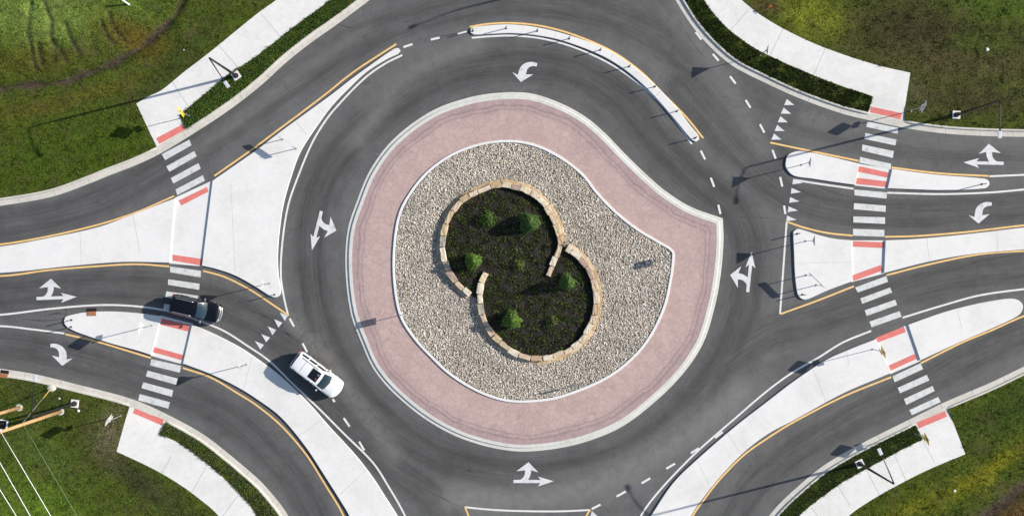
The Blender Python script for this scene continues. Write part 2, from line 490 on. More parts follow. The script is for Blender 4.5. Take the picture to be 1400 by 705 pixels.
WALKS_S = {k: wxy(smooth(v, 6, closed=True)) for k, v in WALKS.items()}

def walk_z(p, key):
    a = wxy(RAMPS[key])
    d = dist_poly(p, a)
    t = np.clip(d / 1.7, 0, 1); t = t * t * (3 - 2 * t)
    return 0.03 + 0.115 * t

# ------------------------------------------------------------------ the ground far around
def fix_tint(me, cols):
    a = me.color_attributes.new("tint", 'FLOAT_COLOR', 'POINT')
    c = np.ones((len(me.vertices), 4)); c[:, :3] = cols
    a.data.foreach_set("color", c.ravel())

GREEN = (0.052, 0.080, 0.018)
def turf_tint(pp):
    """albedo of the turf at plan pixels"""
    x, y = pp[:, 0], pp[:, 1]
    c = np.tile(np.array([0.060, 0.088, 0.012]), (len(pp), 1))
    def patch(cx, cy, rx, ry, col, ang=0, k=1.0):
        nonlocal c
        a = math.radians(ang)
        u = (x - cx) * math.cos(a) + (y - cy) * math.sin(a); v = -(x - cx) * math.sin(a) + (y - cy) * math.cos(a)
        r = (u / rx) ** 2 + (v / ry) ** 2
        wob = 1 + .35 * np.sin(x * .11 + 2 * np.sin(y * .07)) * np.sin(y * .13 + 1.7 * np.sin(x * .05))
        f = np.exp(-(r * wob) ** 1.3)[:, None] * k
        c = c * (1 - f) + np.array(col) * f
    patch(60, 12, 95, 50, (0.150, 0.225, 0.045))
    patch(165, 15, 50, 30, (0.095, 0.160, 0.025))
    patch(185, 52, 60, 24, (0.110, 0.078, 0.014), 25, .85)
    patch(50, 85, 80, 20, (0.078, 0.080, 0.012), 0, .8)
    patch(120, 130, 130, 10, (0.098, 0.098, 0.016), -15, .8)
    patch(245, 85, 70, 22, (0.042, 0.062, 0.014), -45, .85)
    patch(190, 140, 40, 12, (0.045, 0.066, 0.014), -30, .7)
    patch(90, 210, 150, 45, (0.052, 0.090, 0.008), -10, .8)
    patch(40, 150, 70, 12, (0.085, 0.082, 0.014), -5, .5)
    patch(1290, 70, 190, 80, (0.062, 0.062, 0.022), 5, .75)
    patch(1265, 40, 110, 40, (0.042, 0.038, 0.016), 5, .9)
    patch(1300, 85, 110, 20, (0.078, 0.066, 0.028), 5, .6)
    patch(1110, 25, 46, 30, (0.160, 0.190, 0.020), 10)
    patch(1045, 10, 22, 12, (0.080, 0.060, 0.025), 10, .8)
    patch(1370, 12, 70, 22, (0.062, 0.105, 0.014), 0, .9)
    patch(1340, 60, 40, 14, (0.062, 0.105, 0.014), 0, .7)
    patch(1330, 140, 100, 22, (0.052, 0.050, 0.020), 0, .8)
    patch(1250, 125, 16, 24, (0.095, 0.088, 0.040), 0, .7)
    patch(1345, 645, 100, 12, (0.150, 0.155, 0.010), -33, .85)
    patch(1352, 655, 22, 7, (0.20, 0.20, 0.02), -60, .8)
    patch(1230, 700, 60, 10, (0.150, 0.160, 0.010), -30, .8)
    patch(1395, 698, 70, 26, (0.095, 0.058, 0.020), -33, .95)
    patch(1240, 680, 70, 12, (0.075, 0.100, 0.010), -30, .8)
    patch(1380, 560, 70, 25, (0.034, 0.060, 0.010), -25, .8)
    patch(1300, 610, 60, 14, (0.052, 0.078, 0.012), -30, .8)
    patch(50, 700, 90, 45, (0.095, 0.165, 0.018), 35, .95)
    patch(60, 620, 60, 22, (0.070, 0.110, 0.022), 35, .8)
    patch(190, 655, 100, 18, (0.042, 0.050, 0.020), 38, .85)
    patch(150, 590, 20, 38, (0.135, 0.118, 0.070), 10, .8)
    patch(60, 545, 60, 20, (0.040, 0.062, 0.014), 15, .8)
    return c * np.array([0.97, 0.94, 0.92])

me = bpy.data.meshes.new("ground")
me.from_pydata([(-1500,-1500,-0.8),(1500,-1500,-0.8),(1500,1500,-0.8),(-1500,1500,-0.8)], [], [(0,1,2,3)])
ground = link("ground", me, None, M['turf']); fix_tint(me, np.tile(GREEN, (4, 1))); tag(ground, kind="structure")

# ------------------------------------------------------------------ the road: one sheet with worn lanes
LANES = [
 ([(1020,420),(1022,330),(1000,285),(955,248),(905,200),(855,140),(785,98),(700,87),(610,103),(535,145),(472,203),(434,265),(424,340),(434,430),(472,515),(540,588),(630,636),(740,650),(850,625),(930,570),(985,500),(1020,420)], 3.0, 1.0),
 ([(1400,208),(1250,198),(1150,182),(1070,152),(1000,100),(930,45),(880,-20),(850,-100)], 2.6, 0.45),
 ([(1060,215),(1010,160),(940,85),(870,35),(780,8),(690,2),(600,18),(500,52),(400,112),(300,180),(200,243),(100,288),(0,308),(-100,320),(-400,325)], 2.8, 0.75),
 ([(1700,270),(1400,283),(1250,292),(1150,290),(1080,268),(1010,210),(930,120)], 2.5, 0.8),
 ([(985,500),(1050,455),(1120,435),(1200,408),(1300,380),(1400,368),(1700,350)], 2.8, 0.7),
 ([(1700,385),(1400,455),(1250,530),(1130,592),(1040,655),(1000,715),(970,800)], 2.6, 0.75),
 ([(-400,395),(0,402),(120,394),(230,398),(330,428),(410,485),(450,550),(520,625),(600,690),(640,760)], 2.7, 0.8),
 ([(-400,470),(0,472),(100,490),(200,520),(300,562),(380,630),(430,705),(460,800)], 2.6, 0.75),
 ([(850,625),(780,690),(720,760)], 2.4, 0.3),
]
def build_road():
    xs = np.concatenate([np.arange(-150, -52, 4), np.arange(-50, 50.01, 0.3), np.arange(52, 151, 4)])
    ys = np.concatenate([np.arange(-130, -28, 4), np.arange(-26, 26.01, 0.3), np.arange(28, 131, 4)])
    X, Y = np.meshgrid(xs, ys); nx, ny = len(xs), len(ys)
    V = np.stack([X.ravel(), Y.ravel(), np.zeros(nx * ny)], 1)
    i = np.arange(ny - 1)[:, None] * nx + np.arange(nx - 1)[None, :]
    F = np.stack([i, i + 1, i + nx + 1, i + nx], -1).reshape(-1, 4)
    # no asphalt under the lawns: their ditches go below road level
    cut = np.zeros(len(V), bool)
    for back, corner in ((NW_BACK, (-1500,-2000)), (NE_BACK, (3000,-2000)), (SE_BACK, (3000,2500)), (SW_BACK, (-1500,2500))):
        poly = wxy(np.concatenate([smooth(back, 12), [corner]]))
        m = inside(V[:, :2], poly); ii = np.nonzero(m)[0]
        dd = dist_poly(V[ii, :2], poly, True); cut[ii[dd > 0.7]] = True
    F = F[~cut[F].all(1)]
    me = bpy.data.meshes.new("road")
    me.vertices.add(len(V)); me.vertices.foreach_set("co", V.ravel())
    me.loops.add(F.size); me.loops.foreach_set("vertex_index", F.ravel().astype(np.int32))
    me.polygons.add(len(F)); me.polygons.foreach_set("loop_start", np.arange(0, F.size, 4, dtype=np.int32))
    me.update(calc_edges=True)
    P = V[:, :2]
    wear = np.zeros(len(P)); best = np.full(len(P), 1e9); flow = np.zeros((len(P), 3))
    for k, (pts, wd, amt) in enumerate(LANES):
        line = wxy(smooth(pts, 12))
        s = 0.0
        dl = np.full(len(P), 1e9); sd = np.zeros(len(P)); sa = np.zeros(len(P))
        for a, b in zip(line[:-1], line[1:]):
            ab = b - a; L = math.hypot(*ab)
            if L < 1e-6: continue
            near = (np.abs(P[:, 0] - a[0]) < 9 + L) & (np.abs(P[:, 1] - a[1]) < 9 + L)
            idx = np.nonzero(near)[0]
            if len(idx):
                r = P[idx] - a
                t = np.clip(r @ ab / L ** 2, 0, 1); q = r - t[:, None] * ab
                d = np.hypot(q[:, 0], q[:, 1]); side = np.sign(ab[0] * r[:, 1] - ab[1] * r[:, 0])
                m = d < dl[idx]
                ii = idx[m]; dl[ii] = d[m]; sd[ii] = (d * side)[m]; sa[ii] = s + (t * L)[m]
            s += L
        prof = np.exp(-(np.abs(dl) / (wd * 0.62)) ** 3) * 0.55 + 0.5 * (np.exp(-((np.abs(dl) - 0.85) / 0.42) ** 2))
        wear = np.maximum(wear, amt * np.clip(prof, 0, 1))
        m = dl < best
        best[m] = dl[m]
        flow[m, 0] = sd[m] + 13 * k; flow[m, 1] = sa[m]
    dust = np.zeros(len(P))
    for pts, wd, amt in (([(620,680),(700,682),(780,672),(860,640),(950,585),(1010,540)], 1.5, 1.0), ([(650,62),(590,85),(540,120),(490,190)], 1.0, .7), ([(400,440),(430,470),(480,540),(540,620)], .8, .7),
                         ([(260,215),(330,160),(420,90),(500,40)], .7, .5), ([(930,20),(1000,130),(1040,200)], 1.2, .6), ([(1100,160),(1250,185),(1400,195)], .8, .5)):
        dust = np.maximum(dust, amt * np.exp(-(dist_poly(P, wxy(smooth(pts, 12))) / wd) ** 2))
    a = me.attributes.new("dust", 'FLOAT', 'POINT'); a.data.foreach_set("value", dust.astype(np.float32))
    a = me.attributes.new("wear", 'FLOAT', 'POINT'); a.data.foreach_set("value", wear.astype(np.float32))
    a = me.attributes.new("flow", 'FLOAT_VECTOR', 'POINT'); a.data.foreach_set("vector", flow.astype(np.float32).ravel())
    return tag(link("road", me, None, M['asphalt']), kind="structure")
road = build_road()

# ------------------------------------------------------------------ lawns (raised behind the kerb) and their relief
DITCH = wxy(smooth([(-60,124),(0,121),(40,117),(80,113),(120,100),(160,84),(190,67),(215,46),(235,25),(250,0),(262,-40)], 4))
RILLS = [wxy(smooth(p, 4)) for p in ([(43,5),(40,30),(38,45),(42,60),(45,80),(50,97)], [(60,2),(66,18),(71,30),(69,50),(74,65),(76,80)], [(72,55),(82,70),(92,85)],
         [(88,30),(98,55),(108,75)], [(140,30),(143,42),(150,55),(158,60)], [(148,18),(156,40),(170,55)], [(52,60),(56,80),(58,90)])]
GULLY = wxy(smooth([(1330,720),(1349,703),(1375,683),(1400,664),(1440,640)], 4))
TRACK = wxy(smooth([(1245,702),(1300,662),(1345,630),(1400,592)], 6))
def relief(P):
    z = np.zeros(len(P))
    infr = (np.abs(P[:, 0]) < 60) & (np.abs(P[:, 1]) < 40)
    d = dist_poly(P, DITCH)
    z -= 0.30 * np.exp(-(d / 0.42) ** 2)
    for r in RILLS: z -= 0.13 * np.exp(-(dist_poly(P, r) / 0.19) ** 2)
    z -= 0.28 * np.exp(-(dist_poly(P, GULLY) / 0.5) ** 2)
    z -= 0.10 * np.exp(-(dist_poly(P, TRACK) / 0.22) ** 2)
    z += 0.03 * np.sin(P[:, 0] * 1.9 + 1.3 * np.sin(P[:, 1] * 1.1)) * np.sin(P[:, 1] * 1.7 + np.sin(P[:, 0] * .8))
    return z * infr

LAWN_POLY = {}
def lawn(key, back, corner):
    line = smooth(back, 7)
    out = wxy(np.concatenate([line, np.array(corner, float)]))
    LAWN_POLY[key] = out
    walk = WALKS_S[key]
    def grid(x0, x1, y0, y1, s):
        gx, gy = np.meshgrid(np.arange(x0, x1, s), np.arange(y0, y1, s))
        p = np.stack([gx.ravel(), gy.ravel()], 1)
        return p + rng.uniform(-.18, .18, p.shape) * s
    pts = np.concatenate([grid(-49, 49, -26, 26, 0.42)])
    if key == "NW": pts = np.concatenate([pts, grid(-48, -28, 14, 25, 0.2)])
    far = grid(-150, 150, -130, 130, 9.0)
    far = far[(np.abs(far[:, 0]) > 52) | (np.abs(far[:, 1]) > 29)]
    pts = np.concatenate([pts, far])
    pts = pts[inside(pts, out)]
    pts = pts[~inside(pts, walk)]
    pts = pts[(dist_poly(pts, out, True) > 0.12) & (dist_poly(pts, walk, True) > 0.10)]
    A = [Vector(v) for v in out]; nA = len(A)
    B = [Vector(v) for v in walk]; nB = len(B)
    verts = A + B + [Vector(v) for v in pts]
    edges = [(nA + i, nA + (i + 1) % nB) for i in range(nB)]
    r = delaunay_2d_cdt(verts, edges, [list(range(nA)) if area2(out) > 0 else list(range(nA))[::-1]], 1, 1e-5)
    V = np.array([(v.x, v.y) for v in r[0]]); F = [f for f in r[2]]
    cen = np.array([V[f].mean(0) for f in F])
    ok = ~inside(cen, walk) & inside(cen, out)
    F = [f for f, k in zip(F, ok) if k]
    edge = np.minimum(dist_poly(V, out, True), dist_poly(V, walk, True))
    k = np.clip(edge / 0.8, 0, 1)
    z = 0.125 + relief(V) * k + 0.02 * np.clip(edge / .3, 0, 1)
    # beside the dropped kerb of the ramp the turf meets the path level
    o = mesh_obj("lawn", np.column_stack([V, z]), F, M['turf'], None, True)
    pp = np.column_stack([V[:, 0] * PX + 700, 352.5 - V[:, 1] * PX])
    c = turf_tint(pp)
    bare = np.exp(-(dist_poly(V, DITCH) / (0.30 + .16 * np.sin(V[:, 0] * 1.7 + np.sin(V[:, 1] * 2.9)))) ** 2) + np.exp(-(dist_poly(V, GULLY) / 0.6) ** 2)
    for r_ in RILLS: bare = np.maximum(bare, .65 * np.exp(-(dist_poly(V, r_) / 0.15) ** 2))
    bare = np.clip(bare, 0, 1)[:, None]
    c = c * (1 - bare) + np.array([0.062, 0.046, 0.036]) * bare
    fix_tint(o.data, c)
    tag(o, kind="structure")
    return o
lawn('NW', NW_BACK, [(-1500,-2000)])
lawn('NE', NE_BACK, [(3000,-2000)])
lawn('SE', SE_BACK, [(3000,2500)])
lawn('SW', SW_BACK, [(-1500,2500)])

# ------------------------------------------------------------------ footpaths with ramps, kerbs with gutters
def footpath(key):
    out = WALKS_S[key]
    gx, gy = np.meshgrid(np.arange(-50, 50, 0.4), np.arange(-30, 30, 0.4))
    p = np.stack([gx.ravel(), gy.ravel()], 1)
    p = p[inside(p, out)]
    p = p[dist_poly(p, out, True) > 0.15]
    a = wxy(RAMPS[key]); p = p[dist_poly(p, a) < 2.6]
    verts = [Vector(v) for v in out] + [Vector(v) for v in p]; n = len(out)
    idx = list(range(n)) if area2(out) > 0 else list(range(n))[::-1]
    r = delaunay_2d_cdt(verts, [], [idx], 1, 1e-5)
    V = np.array([(v.x, v.y) for v in r[0]]); F = [list(f) for f in r[2]]
    z = walk_z(V, key)
    Vt = np.column_stack([V, z])
    # side walls
    base = len(Vt); ring = [int(np.argmin(np.hypot(V[:, 0] - q[0], V[:, 1] - q[1]))) for q in out]
    low = np.column_stack([V[ring], np.full(len(ring), -0.05)])
    Vt = np.vstack([Vt, low])
    m = len(ring)
    for i in range(m):
        j = (i + 1) % m
        if ring[i] != ring[j]:
            f = [ring[i], ring[j], base + j, base + i]
            F.append(f if area2(out) < 0 else f[::-1])
    o = mesh_obj("footpath", Vt, F, M['walk']); tag(o, kind="structure")
    return o
PATHS = {k: footpath(k) for k in WALKS}

KERB_PROF = [(0.0, -0.02), (0.0, 0.16), (0.02, 0.175), (0.14, 0.175), (0.17, 0.16), (0.20, 0.034), (0.68, 0.022), (0.70, -0.01)]
def kerb(back, key, side):
    line = wxy(smooth(back, 5))
    ext = wxy(RAMPS[key])
    d = dist_poly(line, ext)
    zs = np.clip(d / 0.55, 0, 1); zs = zs * zs * (3 - 2 * zs)
    prof = [(o * side, z) for o, z in KERB_PROF]
    o = sweep("kerb", line, prof, M['kerb'], None, False, zs)
    tag(o, kind="structure")
    # gutter joints
    nrm = normals(line); s = 0
    for i in range(1, len(line)):
        s += np.hypot(*(line[i] - line[i - 1]))
        if s > 3.0 and abs(line[i][0]) < 48 and abs(line[i][1]) < 25:
            s = 0
            a = line[i] + nrm[i] * side * 0.21; b = line[i] + nrm[i] * side * 0.67
            t = (b - a) / np.hypot(*(b - a)); n = np.array([-t[1], t[0]]) * 0.012
            mesh_obj("joint", [(*(a - n), .040), (*(a + n), .040), (*(b + n), .028), (*(b - n), .028)], [(0, 1, 2, 3)], M['joint'], o)
    return o
kerb(NW_BACK, 'NW', -1)
kerb(NE_BACK, 'NE', -1)
kerb(SE_BACK, 'SE', -1)
kerb(SW_BACK, 'SW', -1)

def pathjoint(key, a, b):
    p = wxy([a, b]); t = (p[1] - p[0]); t /= np.hypot(*t); n = np.array([-t[1], t[0]]) * 0.016
    q = np.array([p[0] - n, p[0] + n, p[1] + n, p[1] - n]); z = walk_z(q, key) + 0.004
    mesh_obj("joint", np.column_stack([q, z]), [(0, 1, 2, 3)], M['joint'], PATHS[key])
for key, a, b in [('NW',(357,19),(384,51)),('NW',(300,63),(326,93)),('NW',(236,112),(258,146)),('NE',(1022,15),(998,43)),('NE',(1128,66),(1112,103)),('NE',(1070,40),(1052,77)),
                  ('SW',(222,646),(235,622)),('SW',(302,708),(326,676)),('SW',(262,673),(283,636)),('SE',(1262,602),(1277,632)),('SE',(1222,620),(1238,656)),('SE',(1184,641),(1202,676)),
                  ('SE',(1145,663),(1162,690)),('SE',(1108,692),(1118,705))]:
    pathjoint(key, a, b)

def pad(name, quad, zf, parent):
    p = wxy(quad); V = []; F = []
    nu, nv = 8, 3
    for j in range(nv + 1):
        for i in range(nu + 1):
            u, v = i / nu, j / nv
            V.append((p[0] * (1 - u) + p[1] * u) * (1 - v) + (p[3] * (1 - u) + p[2] * u) * v)
    V = np.array(V)
    for j in range(nv):
        for i in range(nu):
            a = j * (nu + 1) + i; F.append((a, a + 1, a + nu + 2, a + nu + 1))
    z = zf(V) if callable(zf) else np.full(len(V), zf)
    bm = bmesh.new(); vs = [bm.verts.new((*q, zz)) for q, zz in zip(V, z)]
    for f in F: bm.faces.new([vs[i] for i in f])
    bm.normal_update()
    if sum(f.normal.z for f in bm.faces) < 0: bmesh.ops.reverse_faces(bm, faces=bm.faces)
    # rows of truncated domes
    e1 = (p[1] - p[0]); e2 = (p[3] - p[0]); L1, L2 = np.hypot(*e1), np.hypot(*e2)
    n1, n2 = int(L1 / 0.16), max(2, int(L2 / 0.16))
    zt = (lambda q: zf(np.array([q]))[0]) if callable(zf) else (lambda q: zf)
    for i in range(n1):
        for j in range(n2):
            q = p[0] + e1 * (i + .5) / n1 + e2 * (j + .5) / n2; zz = zt(q)
            ring = [bm.verts.new((q[0] + .03 * math.cos(a), q[1] + .03 * math.sin(a), zz + .008)) for a in (0, 1.57, 3.14, 4.71)]
            bm.faces.new(ring)
    return bm_obj(name, bm, M['red'], parent)
for key, quad in [('NW',[(214,189),(250,170),(254.7,177),(218,197)]), ('NE',[(1190.6,146),(1233,155),(1231,163.4),(1189,153.5)]),
                  ('SW',[(184.5,557.6),(224,573),(222,581),(182,564)]), ('SE',[(1253,577),(1292,561),(1294.5,569),(1256,585)])]:
    pad("tactile_paving", quad, (lambda V, key=key: walk_z(V, key) + 0.008), PATHS[key])

# ------------------------------------------------------------------ kerbed traffic islands
def slab(pts, parent, z=0.16, step=3.0):
    return prism("raised_slab", wxy(smooth(pts, step, closed=True)), -0.02, z, M['concrete'], parent)
def D(p): return [p, p]          # a sharp corner
def island(name, label, slabs, passage, pads, joints, at):
    e = empty(name, W(*at), 0, label, "traffic island", "kerbed traffic islands")
    inv = Vector(W(*at))
    def adopt(o): o.parent = e; o.location = -inv; return o
    for s in slabs: adopt(slab(s, None))
    if passage: adopt(flat("walkway", passage, 0.013, M['concrete'], None))
    for q in pads: adopt(pad("tactile_paving", q, 0.020, None))
    for a, b, w_ in joints:
        p = wxy([a, b]); t = p[1] - p[0]; t /= np.hypot(*t); n = np.array([-t[1], t[0]]) * w_
        q = np.array([p[0] - n, p[0] + n, p[1] + n, p[1] - n])
        adopt(mesh_obj("joint", [(*v, 0.1635) for v in q], [(0, 1, 2, 3)], M['joint'], None))
    return e

island("traffic_island", "large triangular concrete island at upper left crossed by a path with two red pads",
  [ D((0-260,362))[:1] + [(-150,352),(0,337),(68,325),(136,310),(187,291)] + D((240,271)) + D((232.5,359)) + [(170,358),(102,363),(0,373),(-150,376)],
    D((291,247)) + [(350,206),(380,183),(417,156),(454,129),(479.6,109),(509,87.7),(538.6,67.5),(545,66.5),(547.5,70),(544,74),(527.5,82),(500,99.6),(476,122),(454,145),(435,170.6),(411,208),(398,243),(387.5,281),(382,320),(380,350),(381,375),(384,393),(384,401),(379,406),(371,405),(350,392),(323,377),(296,367.5)] + D((276.5,363)) ],
  [(240,270),(292,246),(277,364),(231.5,360)],
  [[(244.5,274),(283,255.5),(285,262),(248,281)], [(236,348),(278,354),(277.5,363),(236,356)]],
  [((405,167),(419,184),.012), ((182,293),(192,344),.012), ((437,148),(445,155),.01), ((316,250),(322,372),.008), ((110,316),(112,361),.01)], (300,300))
island("traffic_island", "long curved concrete island below the black car with two rusty red pads",
  [ [(88,438),(90,433),(99,430),(119,426.5),(153,425.5),(191,428)] + D((221,432)) + D((207.5,485)) + [(189,479),(152,469),(115,457),(98,450),(90,444)],
    D((263,443)) + [(293,456),(328,474),(350,488.5),(383,513),(420,548),(452,584),(486,621),(510,652),(530,683),(545,707),(560,740),(572,800),(565,880),(540,890),(520,850),(500,770),(478,705),(469,689),(445,651),(418,610),(384,569.5),(350,544),(323,527.5),(289,511)] + D((250.5,496.5)) ],
  [(220,431),(264,442),(251.5,498),(206.5,486)],
  [[(221.3,435),(259,444),(258,453),(219.5,443.5)], [(211,474),(251,485),(249,492),(209,481)]],
  [((345,487),(333,533),.01), ((440,573),(408,596),.01), ((500,642),(464,676),.01)], (300,480))
island("traffic_island", "narrow concrete island with a rounded nose and two close red pads at upper right",
  [ [(1074,220),(1076,213),(1082,209),(1092,207),(1109,209),(1135,214.5)] + D((1174,224)) + D((1169,253)) + [(1140,249),(1111,244.5),(1085,240.5),(1077,234),(1073.5,227)],
    D((1219,231)) + [(1250,235.5),(1285,239.5),(1345,244.5),(1351,247.5),(1352,252),(1346,257.5),(1288,260),(1250,259)] + D((1213,257.5)) ],
  [(1173,224),(1220,231),(1214,258.5),(1168,253.5)],
  [[(1174,227),(1215,236),(1214,243),(1172,234.6)], [(1171,243),(1213,248),(1212,255.6),(1169.7,251.5)]],
  [], (1200,240))
island("traffic_island", "wide wedge shaped concrete island with two black posts at its corners at right",
  [ [(1084,322),(1084.5,316),(1089,313),(1096,314),(1116,320.5),(1138,326)] + D((1164,328.5)) + D((1165,384)) + [(1130,397),(1104,408.5),(1097,409),(1091,404),(1088,391),(1086,370),(1085,345)],
    D((1210,328.5)) + [(1245,327),(1288,323.5),(1340,318),(1400,311),(1500,303),(1600,306),(1640,318),(1600,329),(1500,333),(1400,341),(1339,346),(1300,351.5),(1260,359.5)] + D((1208,373)) ],
  [(1163,328.5),(1211,328.5),(1209,373.5),(1164,385.5)],
  [[(1166,329.5),(1209,331),(1208,339),(1166,337)], [(1164.4,376.4),(1204,362),(1206.6,369.6),(1166.8,384)]],
  [((1266,325),(1270,357),.01), ((1085,360),(1164,358),.007), ((1362,315),(1363,343),.01)], (1150,350))
island("traffic_island", "long sweeping concrete island with yellow sign and two red pads at lower right",
  [ D((1241,443.5)) + [(1288,427),(1330,416),(1356,411),(1380,408),(1391,410),(1397.5,417),(1395,427),(1386,434),(1356,448),(1312,467)] + D((1257.5,492)),
    D((1197,463)) + [(1160,477.5),(1128,492),(1084,521),(1050,547),(1006,581),(955,625),(921,658),(891,702),(862,750),(842,830),(850,880),(872,885),(900,830),(922,760),(944,705),(959,682),(983,652),(1017,617),(1050,592),(1084,574),(1152,537)] + D((1218,509)) ],
  [(1196,463),(1242,443),(1258.5,493),(1217,511)],
  [[(1197,461.5),(1236,446),(1238,453.7),(1200,468)], [(1213.4,500),(1251,483),(1253.6,490),(1216,507)]],
  [((1308,424),(1314,447),.01), ((1112,505),(1128,548),.01), ((1157,480),(1160,500),.008), ((995,592),(1012,619),.01), ((953,629),(969,660),.008)], (1150,520))
island("traffic_island", "thin curved concrete island carrying a row of black posts above the roundabout",
  [ [(643,43),(644,39),(648,37.5),(667,35.5),(690,34),(712,35),(734,38),(768,46),(819,63),(853,82),(887,109),(921,143),(945,174),(955,186),(955.5,191),(951,194),(946,192),(921,162),(887,124),(853,95),(819,75),(768,56),(734,49),(700,46),(670,47),(648,48),(644,46)] ],
  None, [], [((760,44),(757,53),.008), ((838,74),(833,85),.008), ((903,125),(896,132),.008)], (800,60))

# ------------------------------------------------------------------ painted markings (parts of the road)
Y = [ [(-400,352),(-150,347),(0,334),(68,322.6),(136,306.6),(187,290),(238,268)], [(293,240.5),(342.4,206),(380,178),(417,150.4),(452,123.6),(470.4,108.5),(490.7,93.5),(518,75.7),(541.7,60.5)],
      [(-400,382),(0,377),(68,369),(136,363.5),(187,361),(231.5,364)], [(277.5,370),(306,378),(337,393),(355,404),(374,417),(395,431)],
      [(89.5,456.5),(134,467),(170.6,478),(206.5,489)], [(250,502.5),(289,516),(323,536),(350,553),(384,581),(418,620),(445,662.5),(469,703),(490,760),(505,830)],
      [(642,37),(667,33),(700,31.7),(741,36),(785,48),(836,70),(877,99),(911,133),(938,160),(961.5,189)],
      [(1053,195),(1089,202.5),(1140,213),(1174,220)], [(1219,229),(1285,237),(1352,240.6)], [(1075.5,303),(1101,311.5),(1132,318.5),(1166,322)],
      [(1210,323.6),(1254,322.5),(1322,317),(1400,308),(1600,290)], [(1067,429),(1118,410.5),(1167.5,391)], [(1212,376),(1271,361),(1339,347.5),(1400,343),(1600,336)],
      [(1259,496),(1314,468.5),(1356,451),(1400,431.6),(1500,395),(1700,372)], [(1218.5,515),(1152,542),(1084,577),(1050,598),(1017,621.5),(983,656),(962,683),(947,705),(925,760),(908,830)],
      [(635.5,692),(641,706),(655,760)], [(807,696),(801,706),(785,760)] ]
for p in Y: strip("yellow_line", p, 0.155, 0.009, M['yellow'], road)
WL = [ [(550,75.6),(527.5,86.7),(505.4,101.5),(487,118),(465,141),(448,161),(428,193),(408,240),(394,281),(386,332),(384,376),(388,405),(394,431)],
       [(645,52),(670,50),(700,49),(741,53),(785,65),(836,88.5),(877,117.5),(911,150),(946,197)],
       [(-400,435),(-100,433),(0,430),(68,422),(136,416.8),(187,418.5),(235,426),(272,438),(306,452),(337,471.5),(368,493),(402,526),(435,557),(469,591),(510,632),(530,662.5),(554,705),(575,760)],
       [(-400,444),(0,445.5),(45,450),(88,455.5)], [(1086,246),(1118,251),(1167,258)], [(1213,263.5),(1288,265.3),(1355,263),(1400,259),(1600,240)], [(1353,241),(1400,239),(1600,228)],
       [(1075.5,303),(1071,366),(1066.5,429)], [(1234,434),(1288,417.5),(1339,403.6),(1400,395),(1600,372)], [(1191,452),(1152,468),(1118,489),(1084,508.5),(1050,533),(1006,570.5),(955,615),(918,652),(891,683),(876,705),(850,760)],
       [(635.5,692.5),(665,695.5),(700,697.5),(760,698.3),(807,696.5)] ]
for p in WL: strip("white_line", p, 0.165, 0.005, M['white'], road)
for a in [(551.5,64.7,564,60.6),(589,54.5,601,51.8),(626,47,638,43.6),(951,44,959,54.5),(974.5,74,982.6,83.4),(998,104.5,1005.8,114.7),(1019.4,137,1026,147.4),(1039,170,1045,181.5),
          (958,206,964,218),(1056,205,1060.5,217),(1066.6,242,1069.5,255),(1072,281,1073.7,292.5),(982,280,985,292.5),(971.7,243,976.5,255.5),(396,435,402,446),(413.7,469,420,481),
          (455,545,457.5,549),(470,571,478,582.5),(491,603,498,615),(809,695,821,689),(843,678,855.6,671),(877,660,889,653),(911,640,923,633),(944.5,619,955.4,612),(977.5,598,988,590)]:
    strip("lane_dash", [(a[0], a[1]), (a[2], a[3])], 0.19, 0.013, M['white'], road, sm=False)
TRI = []
for k in range(5): TRI.append([(1075.6-4.35*k,135.3+11.8*k),(1071.9-4.35*k,143.8+11.8*k),(1085.8-4.35*k,143.8+11.8*k)])
for k in range(5): TRI.append([(1084.3-2.1*k,244.2+12.6*k),(1083.2-2.1*k,252+12.6*k),(1097.3-2.1*k,250+12.6*k)])
def z6(l): return [(x/5.425+300, y/5.425+360) for x, y in l]
TRI += [z6(l) for l in ([(447,362),(508,385),(485,425)],[(405,412),(468,438),(437,475)],[(358,465),(422,492),(393,530)],[(310,522),(376,548),(347,583)],[(263,573),(330,602),(303,637)])]
TRI += [[(809,697.5),(818,706),(806.5,708)]]
for t_ in TRI: flat("yield_triangle", t_, 0.017, M['arrow'], road)
